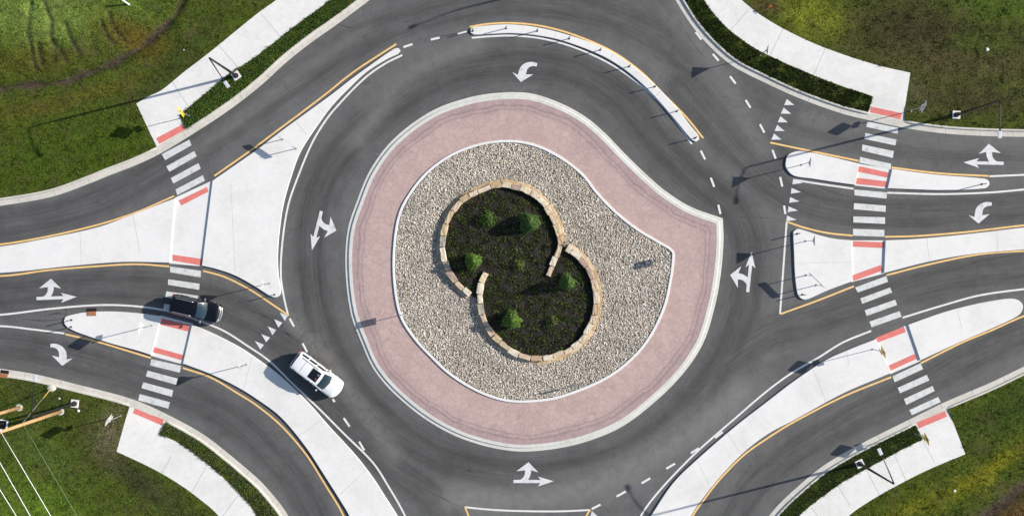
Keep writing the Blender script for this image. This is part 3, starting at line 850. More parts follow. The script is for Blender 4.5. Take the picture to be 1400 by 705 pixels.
BARS = [[(221,211),(259,191),(262,198.5),(226,219)],[(227.4,227.4),(265.6,206.7),(269,213.8),(231.5,235)],[(233.5,243.5),(271.5,223),(274.5,230.5),(237,251)],[(240,259),(277.5,239.5),(280,247),(242.4,266.8)],
 [(232.6,364),(275,370),(274.4,379),(232.6,372)],[(230,381.5),(273,387.6),(272.4,396),(229.5,389)],[(227.5,398),(271,404),(270,412),(226,406)],[(224.5,415),(267,421),(266,429),(223.5,423)],
 [(207,490.5),(247.5,499.5),(246,509),(205,499)],[(201.6,506),(243,517),(241,525.6),(199.5,514)],[(196,522),(237,533),(235,542),(193.4,530)],[(191,538),(232.6,549.4),(230,558),(189,546.7)],
 [(1186,166.5),(1228,175),(1227,183),(1184,173.5)],[(1183,182),(1225.6,191),(1224,199),(1181.5,190)],[(1179,197.7),(1222,206.6),(1220.5,216),(1178,206)],[(1175.7,214.6),(1218.4,224),(1217.7,231.5),(1174.5,222.5)],
 [(1168,259),(1212.4,263),(1212,271.5),(1168,267)],[(1167.5,277.7),(1211,281),(1210.7,289.6),(1167,286)],[(1166.5,295.7),(1210,297),(1210,306),(1166.5,304)],[(1166,312.7),(1209,314),(1209,323.6),(1166,322)],
 [(1169,392.8),(1211.7,377),(1214,385),(1172.6,399.6)],[(1176,407.7),(1216.8,392.8),(1219.6,399.6),(1178.7,415)],[(1182,424),(1223.7,409.4),(1226.4,416.6),(1184.8,431.6)],[(1188.6,439.4),(1229.8,425),(1232.5,432.6),(1191.3,447)],
 [(1220,514),(1258.4,496),(1262,504),(1223,522)],[(1227,529.7),(1267,512),(1270.6,519.5),(1230.5,537)],[(1235.6,545),(1274.7,527),(1278,534),(1239,553)],[(1243,560),(1282.6,542),(1286,549),(1246.5,567)]]
for b_ in BARS: flat("crosswalk_bar", b_, 0.021, M['bar'], road)

COMBO = [(-26.1,-2.6),(10.7,-2.6),(7.5,-7.3),(29,0),(7.5,6.2),(11,1.7),(-6,1.7),(-4.8,4.0),(-2.7,8.5),(-2.0,12),(-1.9,14.8),(8.1,12),(-5.4,25.9),(-21.9,13.5),(-10.2,14.8),(-10.1,12),(-10.6,9),(-12,6),(-14.2,3.4),(-17,1.9),(-26.1,1.7)]
TURN = [(16.4,14.6),(16.4,10.2),(10.5,9.7),(6.5,7.6),(4.2,4),(3.4,-2.9),(13.6,-1.2),(-1.7,-14.3),(-15.3,-2.9),(-7.2,-5.3),(-6.8,0),(-5.5,5.5),(-3,9.3),(1,12.6),(6,14.6),(10,15.3)]
def arrow(shape, cx, cy, deg, flip=False, s=1.0):
    a = math.radians(deg); P = []
    for x, y in shape:
        if flip: y = -y
        X = (x * math.cos(a) - y * math.sin(a)) * s; Yv = (x * math.sin(a) + y * math.cos(a)) * s
        P.append((cx + X, cy - Yv))
    flat("lane_arrow", P, 0.017, M['arrow'], road)
arrow(COMBO, 76, 406.5, 2)
arrow(COMBO, 728, 657, 0)
arrow(COMBO, 433.5, 314, -104)
arrow(COMBO, 1024.5, 373, 84)
arrow(COMBO, 1346, 222.5, 179, True)
arrow(TURN, 716, 98.5, -9)
arrow(TURN, 1339.4, 291.3, 0)
# right turn arrow (mirror of the left one)
a = math.radians(-4)
P = []
for x, y in TURN:
    X = -x * math.cos(a) - y * math.sin(a); Yv = -x * math.sin(a) + y * math.cos(a)
    P.append((84.5 + X, 485.3 - Yv))
flat("lane_arrow", P, 0.017, M['arrow'], road)

M['skid'] = rough_mat("tyre_rubber_mark", (0.036,0.036,0.036), (0.075,0.075,0.075), 1.4, 9, 0.4)
def skid(pts, wid):
    line = wxy(smooth(pts, 2.5)); n = len(line); nn = normals(line)
    hwid = wid / 2 * np.sin(np.linspace(.08, np.pi - .08, n)) * rng.uniform(.35, 1.2, n)
    bm = bmesh.new()
    l = [bm.verts.new((*(line[i] + nn[i] * hwid[i]), .0035)) for i in range(n)]; r = [bm.verts.new((*(line[i] - nn[i] * hwid[i]), .0035)) for i in range(n)]
    for i in range(n - 1): bm.faces.new((l[i], r[i], r[i+1], l[i+1]))
    bm.normal_update()
    if sum(f.normal.z for f in bm.faces) < 0: bmesh.ops.reverse_faces(bm, faces=bm.faces)
    bm_obj("skid_mark", bm, M['skid'], road)
for pts, wd in (([(328,414),(341,423),(352,428),(372,438),(381,449),(398,459),(412,469)], .20), ([(286,413),(300,420),(318,434)], .10), ([(384,447),(400,463),(413,470)], .10),
                ([(1289,371),(1310,366),(1340,357),(1370,351),(1400,347)], .20), ([(1296,366),(1325,359),(1350,352)], .10), ([(1108,248),(1135,262),(1170,271)], .12),
                ([(1215,283),(1280,288),(1360,284)], .10), ([(632,645),(640,643),(646,646)], .22), ([(545,650),(600,678),(640,697)], .07), ([(440,20),(470,36),(500,40)], .08),
                ([(600,50),(616,48),(632,44)], .14), ([(740,12),(770,18),(800,30)], .09), ([(985,292),(1010,296),(1050,298),(1072,301)], .06), ([(925,20),(938,45),(960,75),(972,85)], .05),
                ([(60,432),(80,428),(92,431)], .16), ([(30,436),(60,438),(86,436)], .12)):
    skid(pts, wd)

# ------------------------------------------------------------------ central island
RING = [(726,128),(768,142),(802,161),(829,184),(853,209),(884,239),(911,262),(945,283)] + D((988,298.5)) + [(989,329),(985.5,373),(977.5,417),(962,467),(938,505),(904,541),(853,581),(802,603),(751,614),(700,616),(639,602),(588,577),(541,540),(511,505),(493,466),(479,427),(472,366),(475,315),(488,274),(506,232),(537,191),(588,153),(639,134),(683,127)]
INNER = [(700,193.5),(734,200),(768,217),(797,240),(815,263),(840,289),(870,313)] + [(900,331),(914,339),(919.5,344),(920,352)] + [(917,378),(907,421),(884,466),(853,499),(819,521),(768,541),(735,547),(695,547),(656,535),(616,511),(588,485),(567,462),(548,431),(539.5,385),(539.5,335),(547.5,290),(567,256),(590,231),(622,210),(660,197)]
ring = smooth(RING, 4, closed=True); inner = smooth(INNER, 4, closed=True)
ringw, innerw = wxy(ring), wxy(inner)
if area2(ringw) < 0: ringw = ringw[::-1]
if area2(innerw) < 0: innerw = innerw[::-1]
ci = empty("central_island", W(728, 370), 0, "egg shaped central island with a pink stamped stone apron between pale kerbs", "central island")
civ = Vector(W(728, 370))
def adopt_ci(o): o.parent = ci; o.location = -civ; return o
adopt_ci(sweep("outer_kerb", ringw, [(0, -.02), (0, .022), (.04, .034), (.30, .036), (.335, .125), (.36, .14), (.64, .145), (.66, .10)], M['ring_kerb'], None, True))
adopt_ci(sweep("inner_kerb", innerw, [(-.11, .05), (-.11, .235), (-.09, .25), (.09, .25), (.11, .235), (.11, .02)], M['white_kerb'], None, True))
def annulus(name, outer, inn, z, mat, s=0.3, edge_attr=False):
    gx, gy = np.meshgrid(np.arange(outer[:, 0].min(), outer[:, 0].max(), s), np.arange(outer[:, 1].min(), outer[:, 1].max(), s))
    p = np.stack([gx.ravel(), gy.ravel()], 1)
    p = p[inside(p, outer)]
    if inn is not None: p = p[~inside(p, inn)]; p = p[dist_poly(p, inn, True) > s * .4]
    p = p[dist_poly(p, outer, True) > s * .4]
    nA = len(outer)
    vs = [Vector(v) for v in outer] + ([Vector(v) for v in inn] if inn is not None else []) + [Vector(v) for v in p]
    ed = [(nA + i, nA + (i + 1) % len(inn)) for i in range(len(inn))] if inn is not None else []
    r = delaunay_2d_cdt(vs, ed, [list(range(nA))], 1, 1e-6)
    V = np.array([(v.x, v.y) for v in r[0]]); F = list(r[2])
    if inn is not None:
        cen = np.array([V[f].mean(0) for f in F]); ok = ~inside(cen, inn); F = [f for f, k in zip(F, ok) if k]
    zz = z(V) if callable(z) else np.full(len(V), z)
    o = mesh_obj(name, np.column_stack([V, zz]), F, mat, None, True)
    if edge_attr:
        a = o.data.attributes.new("edge", 'FLOAT', 'POINT'); a.data.foreach_set("value", dist_poly(V, outer, True).astype(np.float32))
    return o
n_ = normals(ringw, True)
apron_out = ringw + n_ * 0.63
adopt_ci(annulus("stamped_apron", apron_out, innerw, 0.136, M['apron'], 0.3, True))
# radial joints in the apron
for a, b in [((694,548),(690,607)),((920,352),(980,362)),((568,430),(489,455)),((583,249),(514,210)),((549,456),(510,470)),((797,600),(783,539)),((655,199),(642,143)),((884,470),(935,500)),((540,383),(480,387)),((600,500),(560,548)),((846,505),(880,553)),((792,237),(824,193))]:
    p = wxy([a, b]); t = p[1] - p[0]; t /= np.hypot(*t); n = np.array([-t[1], t[0]]) * 0.011
    adopt_ci(mesh_obj("joint", [(*(p[0]-n), .1405), (*(p[0]+n), .1405), (*(p[1]+n), .1405), (*(p[1]-n), .1405)], [(0,1,2,3)], M['joint'], None))

gravel_bed = annulus("gravel_bed", innerw - normals(innerw, True) * 0, None, lambda V: 0.12 + 0.0 * V[:, 0], M['gravel_bed'], 0.8)
tag(gravel_bed, kind="structure")

# walls of the two interlocking planting circles
WALL1 = [(748.6,377),(752.6,368),(758,355),(763.5,341),(765.5,327),(761,312.4),(755.5,297.6),(746,281.7),(732,268),(717,259.5),(701,255),(685.3,253.4),(668.4,256.4),(651.6,263.8),(635.7,271.5),(624.7,282.2),(615,295),(609.2,309),(606.3,324),(605.3,341),(608.3,356),(613.4,370),(621.8,383.2),(631.9,393),(643.6,402)]
WALL2 = [(665.5,373),(660,383),(656.8,390),(655.5,402),(656.8,416),(659,428),(663.8,442),(672.5,456),(683.8,467.3),(696,477),(710,484.2),(725,488),(742,489.3),(757.6,486),(771.5,480.6),(785.4,472),(797.3,460.5),(806.2,445.4),(812.6,428.5),(815,411.7),(814,396.8),(811,383.9),(805.5,369.5),(797,357),(786,347),(774,339)]
w1, w2 = wxy(smooth(WALL1, 3)), wxy(smooth(WALL2, 3))
# soil outline
i1 = int(np.argmin(np.hypot(*(w1 - wxy([(765.5, 330)])[0]).T)))
i2 = int(np.argmin(np.hypot(*(w2 - wxy([(657.5, 412)])[0]).T)))
soil_out = np.concatenate([w1[i1:], w2[i2:]])
if area2(soil_out) < 0: soil_out = soil_out[::-1]
def soil_z(V):
    e = dist_poly(V, soil_out, True)
    return 0.17 + 0.16 * np.clip(e / 2.5, 0, 1) + 0.04 * np.sin(V[:, 0] * 3.1) * np.sin(V[:, 1] * 2.7 + V[:, 0])
soil = annulus("mulch_bed", soil_out, None, soil_z, M['soil'], 0.3); tag(soil, kind="structure")

STONE_COLS = [(0.72,0.60,0.42),(0.74,0.66,0.52),(0.70,0.58,0.44),(0.60,0.47,0.30),(0.66,0.56,0.40),(0.52,0.38,0.24),(0.70,0.63,0.50),(0.44,0.33,0.26),(0.58,0.45,0.33),(0.40,0.37,0.31),(0.64,0.50,0.36)]
SM = [rough_mat("wall_stone", tuple(x*.85 for x in c), c, 3, 22, 0.3, 0.9, 0.6, 0.03) for c in STONE_COLS]
LM = [rough_mat('ledge_stone', tuple(x*.85 for x in c), c, 2, 18, 0.3, 0.9, 0.6, 0.03) for c in ((.60,.46,.28),(.54,.40,.23),(.62,.50,.34),(.50,.37,.22))]
M['ledge'] = rough_mat("ledge_stone", (0.50,0.36,0.19), (0.62,0.47,0.28), 1.2, 14, 0.35, 0.9, 0.6, 0.03)
def resample(line, lo, hi):
    seg = np.hypot(*np.diff(line, axis=0).T); s = np.concatenate([[0], np.cumsum(seg)])
    t = 0; out = []
    while t < s[-1] - lo * 0.5:
        L = random.uniform(lo, hi); e = min(t + L, s[-1])
        if s[-1] - e < lo * 0.5: e = s[-1]
        f = lambda q: np.array([np.interp(q, s, line[:, 0]), np.interp(q, s, line[:, 1])])
        out.append((f(t), f((t + e) / 2), f(e))); t = e
    return out
def block(parent, a, m, b, wid, z0, z1, mat, off, origin, name="stone_block", gap=0.03):
    d = b - a; L = np.hypot(*d); d /= L; n = np.array([-d[1], d[0]])
    c = (a + b) / 2 * 0.5 + m * 0.5 + n * off
    bm = bmesh.new()
    hl = L / 2 - gap
    vs = add_box(bm, (0, 0, 0), (2 * hl, wid, z1 - z0))
    bmesh.ops.subdivide_edges(bm, edges=list(bm.edges), cuts=2, use_grid_fill=True)
    for v in bm.verts:
        k = 0.04
        v.co += Vector((random.uniform(-k, k) * .7, random.uniform(-k, k), random.uniform(-k, k) * .6))
    ang = math.atan2(d[1], d[0]) + random.uniform(-.03, .03)
    bmesh.ops.rotate(bm, verts=bm.verts, cent=(0, 0, 0), matrix=Matrix.Rotation(ang, 3, 'Z'))
    bmesh.ops.translate(bm, verts=bm.verts, vec=(c[0] - origin[0], c[1] - origin[1], (z0 + z1) / 2))
    bmesh.ops.bevel(bm, geom=[e for e in bm.edges if e.calc_face_angle(0) > 0.6], offset=0.015, segments=1, affect='EDGES')
    return bm_obj(name, bm, mat, parent)
def wall(line, label, side, ledge_from, ledge_to):
    org = line[0]
    e = empty("stone_wall", (org[0], org[1], 0), 0, label, "garden wall", "low dry stone walls of the planting bed")
    for (a, m, b) in resample(line, 0.8, 1.35):
        block(e, a, m, b, random.uniform(.38, .56), 0.12, random.uniform(.56, .64), random.choice(SM), random.uniform(-.05, .05), org)
    sub = line[ledge_from:ledge_to]
    base = sub + normals(sub) * side * 0.31
    for (a, m, b) in resample(base, 0.7, 1.6):          # lower course, a step outside the top one
        block(e, a, m, b, random.uniform(.40, .48), 0.05, random.uniform(.23, .28), random.choice(LM), random.uniform(-.02, .02), org, "lower_stone", .008)
    return e
wall(w1, "curved tan stone wall of the upper planting circle around its conical shrubs", -1, i1, len(w1))
wall(w2, "curved tan stone wall of the lower planting circle, tail hooking up inside", -1, i2, len(w2))

# ------------------------------------------------------------------ loose stones of the gravel ring (uncountable)
def stones():
    x0, x1, y0, y1 = innerw[:, 0].min(), innerw[:, 0].max(), innerw[:, 1].min(), innerw[:, 1].max()
    n = 150000
    p = rng.uniform((x0, y0), (x1, y1), (n, 2))
    p = p[inside(p, innerw) & ~inside(p, soil_out)]
    p = p[(dist_poly(p, innerw, True) > 0.16) & (dist_poly(p, w1) > 0.36) & (dist_poly(p, w2) > 0.36)]
    n = len(p)
    bm = bmesh.new(); bmesh.ops.create_icosphere(bm, subdivisions=1, radius=1.0)
    bv = np.array([v.co[:] for v in bm.verts]); bf = np.array([[v.index for v in f.verts] for f in bm.faces]); bm.free()
    k = len(bv)
    rad = rng.gamma(5, 0.0062, n) + 0.018
    rad = np.minimum(rad, 0.12)
    sc = np.stack([rad * rng.uniform(.85, 1.4, n), rad * rng.uniform(.65, 1.0, n), rad * rng.uniform(.35, .65, n)], 1)
    a = rng.uniform(0, 2 * np.pi, n)
    v = bv[None] * (1 + rng.uniform(-.16, .16, (n, k, 1))) * sc[:, None]
    tl = rng.normal(0, .3, n)
    vz = v[..., 2] * np.cos(tl)[:, None] + v[..., 0] * np.sin(tl)[:, None]
    vx = v[..., 0] * np.cos(tl)[:, None] - v[..., 2] * np.sin(tl)[:, None]
    X = vx * np.cos(a)[:, None] - v[..., 1] * np.sin(a)[:, None] + p[:, 0, None]
    Yv = vx * np.sin(a)[:, None] + v[..., 1] * np.cos(a)[:, None] + p[:, 1, None]
    Z = vz + 0.12 + rad[:, None] * .35 + rng.uniform(0, .05, (n, 1))
    V = np.stack([X, Yv, Z], -1).reshape(-1, 3)
    F = (bf[None] + (np.arange(n) * k)[:, None, None]).reshape(-1, 3)
    pal = np.array([(.52,.485,.43),(.60,.565,.51),(.66,.64,.60),(.43,.395,.35),(.33,.305,.28),(.50,.40,.33),(.72,.70,.67),(.30,.285,.27),(.55,.50,.41)])
    c = pal[rng.choice(len(pal), n, p=[.2,.17,.14,.13,.09,.08,.07,.05,.07])] * rng.uniform(.80, 1.10, (n, 1)) * np.array([.97, .945, .90])
    drift = 1 + .10 * np.sin(p[:, 0] * .9 + 2 * np.sin(p[:, 1] * .6)) * np.sin(p[:, 1] * 1.1 + p[:, 0] * .4)
    c = c * drift[:, None]
    return V, F, np.repeat(c, k, 0)
def fast_mesh(name, V, F, cols, mat):
    me = bpy.data.meshes.new(name); q = F.shape[1]
    me.vertices.add(len(V)); me.vertices.foreach_set("co", V.astype(np.float32).ravel())
    me.loops.add(F.size); me.loops.foreach_set("vertex_index", F.ravel().astype(np.int32))
    me.polygons.add(len(F)); me.polygons.foreach_set("loop_start", np.arange(0, F.size, q, dtype=np.int32))
    me.update(calc_edges=True)
    if cols is not None: fix_tint(me, cols)
    return link(name, me, None, mat)
V, F, c = stones()
o = fast_mesh("river_gravel", V, F, c, M['stone'])
tag(o, "loose beige and grey river stones filling the ring round the planting bed", "gravel", kind="stuff")

# ------------------------------------------------------------------ grass and weeds (uncountable)
def blades(P, Z, tint, hmin, hmax, wid, per, spread):
    n = len(P)
    a = rng.uniform(0, 2 * np.pi, (n, per)); lean = rng.uniform(.2, .95, (n, per)); h = rng.uniform(hmin, hmax, (n, per))
    ox = rng.normal(0, spread, (n, per)); oy = rng.normal(0, spread, (n, per))
    bx = P[:, 0, None] + ox; by = P[:, 1, None] + oy; bz = np.repeat(Z[:, None], per, 1) - 0.01
    wx = -np.sin(a) * wid; wy = np.cos(a) * wid
    t = np.stack([bx + np.cos(a) * h * lean, by + np.sin(a) * h * lean, bz + h * np.sqrt(1 - (lean * .8) ** 2)], -1)
    m = np.stack([bx + np.cos(a) * h * lean * .45, by + np.sin(a) * h * lean * .45, bz + h * .62], -1)
    l = np.stack([bx - wx, by - wy, bz], -1); r = np.stack([bx + wx, by + wy, bz], -1)
    wv = np.stack([wx, wy, np.zeros_like(wx)], -1)
    V = np.stack([l, r, m + wv * 1.1, t, m - wv * 1.1], 2).reshape(-1, 3)
    k = n * per
    F = np.arange(k)[:, None] * 5 + np.array([[0, 1, 2, 3, 4]])
    c = np.repeat(np.repeat(tint, per, 0) * rng.uniform(.65, 1.35, (k, 1)), 5, 0)
    return V, F, np.clip(c, 0, 1)
def grass():
    Vs, Fs, Cs = [], [], []; off = 0
    for key, poly in LAWN_POLY.items():
        n = 60000
        # sample the frame (plus a margin) only
        p = rng.uniform((-50, -26.5), (50, 26.5), (n * 2, 2))
        p = p[inside(p, poly)]
        p = p[~inside(p, WALKS_S[key])]
        e = np.minimum(dist_poly(p, poly, True), dist_poly(p, WALKS_S[key], True))
        p, e = p[e > 0.01], e[e > 0.01]
        bare = dist_poly(p, DITCH) < 0.27 + .16 * np.sin(p[:, 0] * 1.7 + np.sin(p[:, 1] * 2.9))
        bare |= dist_poly(p, GULLY) < 0.5
        for r_ in RILLS: bare |= dist_poly(p, r_) < 0.09
        p, e = p[~bare], e[~bare]
        z = 0.125 + relief(p) * np.clip(e / .8, 0, 1) + .02 * np.clip(e / .3, 0, 1)
        pp = np.column_stack([p[:, 0] * PX + 700, 352.5 - p[:, 1] * PX])
        t = turf_tint(pp) * 1.25
        # clumps: patchy density and colour
        u = np.sin(p[:, 0] * 2.3 + 2 * np.sin(p[:, 1] * 1.3)) + np.sin(p[:, 1] * 3.1 + 2 * np.sin(p[:, 0] * .9)) + rng.normal(0, .9, len(p))
        fld = sum(np.sin(p[:, 0] * a_ + p[:, 1] * b_ + ph) for a_, b_, ph in ((1.7,.6,0),(-.8,2.1,1),(2.9,-1.9,2),(-3.7,-2.6,3),(5.1,1.2,4),(1.3,-5.6,5))) / 2.4
        t = t * np.clip(1 + .38 * fld, .35, 1.8)[:, None]
        keep = u > -.9
        p, z, t, u = p[keep], z[keep], t[keep], u[keep]
        yel = rng.random(len(p)) < .09
        t[yel] = t[yel] * .4 + np.array([.17, .15, .055]) * .6
        red = rng.random(len(p)) < .08
        t[red] = t[red] * .5 + np.array([.085, .050, .026]) * .5
        # the mown strip between path and kerb is thicker and darker
        V, F, c = blades(p, z, t, .05, .13, .012, 4, .05)
        Vs.append(V); Fs.append(F + off); Cs.append(c); off += len(V)
        # coarse weeds
        m = (rng.random(len(p)) < .10) & (u > 1.0)
        V, F, c = blades(p[m], z[m], t[m] * rng.uniform(.5, 1.5, (m.sum(), 1)) * np.array([.9, 1.15, .9]), .05, .20, .022, 7, .09)
        Vs.append(V); Fs.append(F + off); Cs.append(c); off += len(V)
    # verges next to the paths: dense dark grass
    for key, box in (('NE', (935, 0, 1192, 150)), ('NW', (245, 0, 486, 175)), ('SW', (218, 577, 400, 705)), ('SE', (1060, 580, 1262, 705))):
        p = rng.uniform(((box[0]-700)/PX, (352.5-box[3])/PX), ((box[2]-700)/PX, (352.5-box[1])/PX), (26000, 2))
        poly, walk = LAWN_POLY[key], WALKS_S[key]
        p = p[inside(p, poly) & ~inside(p, walk)]
        d1, d2 = dist_poly(p, poly, True), dist_poly(p, walk, True)
        m = (d1 < 3.6) & (d1 > .01) & (d2 > .01) & (d2 < 3.6) & (d1 + d2 < 4.4)
        vf = np.sin(p[:, 0] * 2.7 + 1.5 * np.sin(p[:, 1] * 1.9)) + np.sin(p[:, 1] * 3.9 - p[:, 0]) + rng.normal(0, .8, len(p))
        m &= vf > (-1.3 if key != 'SW' else -.4)
        # keep only the kerb side of the path
        p, d1, d2 = p[m], d1[m], d2[m]
        t = np.tile(np.array({'NE': [.030, .050, .014], 'NW': [.085, .150, .032], 'SW': [.110, .145, .045], 'SE': [.080, .115, .032]}[key]), (len(p), 1)) * rng.uniform(.5, 1.6, (len(p), 1))
        V, F, c = blades(p, np.full(len(p), .13), t, .06, .16, .014, 5, .05)
        Vs.append(V); Fs.append(F + off); Cs.append(c); off += len(V)
    return np.concatenate(Vs), np.concatenate(Fs), np.concatenate(Cs)
V, F, c = grass()
o = fast_mesh("grass_blades", V, F, c, M['leaf'])
tag(o, "rough green grass growing over the four corner lawns and verges", "grass", kind="stuff")

def weeds():
    x0, x1, y0, y1 = soil_out[:, 0].min(), soil_out[:, 0].max(), soil_out[:, 1].min(), soil_out[:, 1].max()
    p = rng.uniform((x0, y0), (x1, y1), (15000, 2))
    p = p[inside(p, soil_out)]
    d = np.minimum(dist_poly(p, w1), dist_poly(p, w2))
    p = p[d > .35]
    u = np.sin(p[:, 0] * 4.3 + 2 * np.sin(p[:, 1] * 2.3)) + np.sin(p[:, 1] * 5.1 + p[:, 0]) + rng.normal(0, .8, len(p))
    p = p[u > -.3]
    t = np.tile(np.array([.066, .100, .030]), (len(p), 1)) * rng.uniform(.2, 1.5, (len(p), 1))
    y = rng.random(len(p)) < .12; t[y] = np.array([.14, .18, .03])
    b_ = rng.random(len(p)) < .25; t[b_] = np.array([.06, .04, .024])
    return blades(p, soil_z(p), t, .05, .16, .022, 6, .09)
V, F, c = weeds()
o = fast_mesh("ground_cover", V, F, c, M['leaf'])
tag(o, "low green weeds and seedlings scattered over the dark mulch", "ground cover", kind="stuff")

# ------------------------------------------------------------------ shrubs
def shrub(px, py, R, Ht, tint, dense, label, name="conical_shrub", grp="clipped conical shrubs"):
    x, y, _ = W(px, py); z0 = float(soil_z(np.array([[x, y]]))[0])
    e = empty(name, (x, y, z0), 0, label, "shrub", grp)
    bm = bmesh.new()
    add_tube(bm, [(0, 0, -.05), (.01, 0, Ht * .4), (0, .01, Ht * .85)], [.05, .035, .012], 7)
    for k in range(7):
        a = k * 2.4; zz = Ht * (.12 + .09 * k)
        add_tube(bm, [(0, 0, zz), (math.cos(a) * R * .7 * (1 - zz / Ht * .7), math.sin(a) * R * .7 * (1 - zz / Ht * .7), zz + .15)], [.018, .006], 5)
    bm_obj("trunk", bm, M['bark'], e)
    n = int(6500 * R * R * dense) + 80
    u = rng.random(n); th = rng.uniform(0, 2 * np.pi, n)
    zz = (u ** 1.25)
    rr = R * np.sqrt(np.clip(1 - zz ** 1.6, 0, 1)) * np.clip(zz * 7 + .55, 0, 1)
    rr *= (1 + .17 * np.sin(3 * th + 4 * zz + px) + .14 * np.sin(7 * th - 9 * zz + py) + .08 * np.sin(13 * th + 15 * zz)) * (rng.uniform(.35, 1.0, n) ** (.35 if dense > .6 else .9))
    c0 = np.stack([rr * np.cos(th), rr * np.sin(th), zz * Ht], 1)
    s = rng.uniform(.035, .07, n) * (1 if dense > .6 else 1.3)
    # each leaf spray: a bent quad looking outwards and up
    out = np.stack([np.cos(th), np.sin(th), rng.uniform(.2, 1.4, n)], 1) + rng.normal(0, .45, (n, 3)); out /= np.linalg.norm(out, axis=1)[:, None]
    t1 = np.cross(out, rng.normal(0, 1, (n, 3))); t1 /= np.linalg.norm(t1, axis=1)[:, None]; t2 = np.cross(out, t1)
    V = np.stack([c0 - t1 * s[:, None], c0 - t2 * s[:, None] * .5, c0 + t1 * s[:, None] * 1.2 + out * s[:, None] * .3, c0 + t2 * s[:, None] * .5], 1).reshape(-1, 3)
    F = np.arange(n)[:, None] * 4 + np.arange(4)[None]
    cl = 1 + .35 * np.sin(5 * th + 7 * zz) * np.sin(9 * zz - 3 * th)
    c = np.repeat(np.array(tint)[None] * (cl * rng.uniform(.5, 1.5, n))[:, None], 4, 0)
    o = fast_mesh("foliage", V, F, c, M['leaf']); o.parent = e
    return e
shrub(647, 357, .72, 1.9, (.085, .155, .026), 1, "bright green conical shrub nearest the left wall of the upper circle")
shrub(723, 305, .90, 2.0, (.058, .105, .028), 1, "largest dark green conical shrub, upper right inside the upper circle")
shrub(774.5, 385, .70, 2.3, (.062, .110, .028), 1, "dark green conical shrub beside the wall end that hooks into the lower circle")
shrub(699.5, 436.5, .82, 1.9, (.082, .145, .028), 1, "bright green conical shrub at lower left inside the lower circle")
shrub(667, 299, .85, .95, (.060, .120, .024), .08, "sparse open shrub with thin twigs at upper left in the upper circle", "loose_shrub", "open loose shrubs")
shrub(754, 438, .70, .6, (.085, .115, .030), .08, "faint sparse yellowish shrub in the middle of the lower circle", "loose_shrub", "open loose shrubs")
shrub(708, 362, .75, .5, (.085, .120, .028), .09, "small sparse yellowish shrub where the two planting circles meet", "loose_shrub", "open loose shrubs")

# ------------------------------------------------------------------ street lamps
LAMP_H = 10.5
def lamp(px, py, arm, label, z=0.13):
    x, y, _ = W(px, py)
    ang = math.atan2(-arm[1], arm[0]); L = math.hypot(*arm) / PX / (H / (H - LAMP_H))
    e = empty("street_lamp", (x, y, z), ang, label, "street lamp", "black street lamps with a long curved arm")
    bm = bmesh.new(); add_box(bm, (0, 0, .0), (.72, .72, .22)); bevel(bm, .03, 2); bm_obj("footing", bm, M['concrete'], e)
    bm = bmesh.new(); add_tube(bm, [(0,0,.10),(0,0,.16),(0,0,.17),(0,0,.75),(0,0,.85)], [.24,.24,.19,.17,.12], 14); bm_obj("base_cover", bm, M['black_metal'], e, False)
    bm = bmesh.new(); add_tube(bm, [(0,0,.8),(0,0,LAMP_H*.5),(0,0,LAMP_H-.35),(.05,0,LAMP_H-.12)], [.125,.10,.075,.07], 12); bm_obj("pole", bm, M['black_metal'], e, True)
    bm = bmesh.new()
    pts = []
    for k in range(10):
        t = k / 9; pts.append((.05 + (L - .45) * t, 0, LAMP_H - .12 + .35 * math.sin(t * math.pi * .55) ))
    add_tube(bm, pts, [.06 - .028 * k / 9 for k in range(10)], 10); bm_obj("arm", bm, M['black_metal'], e, True)
    zt = pts[-1][2]
    bm = bmesh.new(); add_box(bm, (L - .05, 0, zt + .01), (.60, .30, .10)); bevel(bm, .03, 2)
    head = bm_obj("lamp_head", bm, M['lamp_top'], e)
    bm = bmesh.new(); add_box(bm, (L - .02, 0, zt - .052), (.42, .22, .02)); bm_obj("lens", bm, M['lamp_glass'], head)
    bm = bmesh.new(); add_box(bm, (L - .48, 0, zt), (.16, .12, .12)); bevel(bm, .02, 1); bm_obj("arm_joint", bm, M['black_metal'], e)
    return e
lamp(323.5, 104, (26, 38), "black street lamp on the verge beside the upper left footpath")
lamp(1306.5, 157.4, (-3, 48), "black street lamp on the grass right of the upper right crossing")
lamp(1174.7, 633, (-21.4, -46), "black street lamp on the verge beside the lower right footpath")
lamp(103, 551, (7, -56), "black street lamp next to the leaning looking wooden poles at lower left")
lamp(913, -58, (-58, 23), "black street lamp beyond the upper edge, its shadow lying on the top lane")

# ------------------------------------------------------------------ signs
def rotz(dx, dy): return math.atan2(-dy, dx)        # facing direction given in plan pixels
def plate(e, name, outline, z, mat, x=0.05, th=0.006, parent=None):
    """flat plate facing local +X; outline in (y, z)"""
    bm = bmesh.new()
    f = [bm.verts.new((x, a, z + b)) for a, b in outline]; bk = [bm.verts.new((x - th, a, z + b)) for a, b in outline]
    n = len(f)
    ff = bm.faces.new(f); fb = bm.faces.new(bk[::-1]); fb.material_index = 1
    for i in range(n):
        q = bm.faces.new((f[i], bk[i], bk[(i+1) % n], f[(i+1) % n])); q.material_index = 1
    bmesh.ops.recalc_face_normals(bm, faces=bm.faces)
    return bm_obj(name, bm, None, parent or e, False, [mat, M['alu']])
def rect(w_, h_, r=0.04):
    a, b = w_ / 2, h_ / 2
    out = []
    for cx, cy, s in ((a - r, b - r, 0), (-a + r, b - r, 90), (-a + r, -b + r, 180), (a - r, -b + r, 270)):
        for k in range(3): t = math.radians(s + 45 * k); out.append((cx + r * math.cos(t), cy + r * math.sin(t)))
    return out
def scale(o, s): return [(a * s, b * s) for a, b in o]
DIAMOND = []
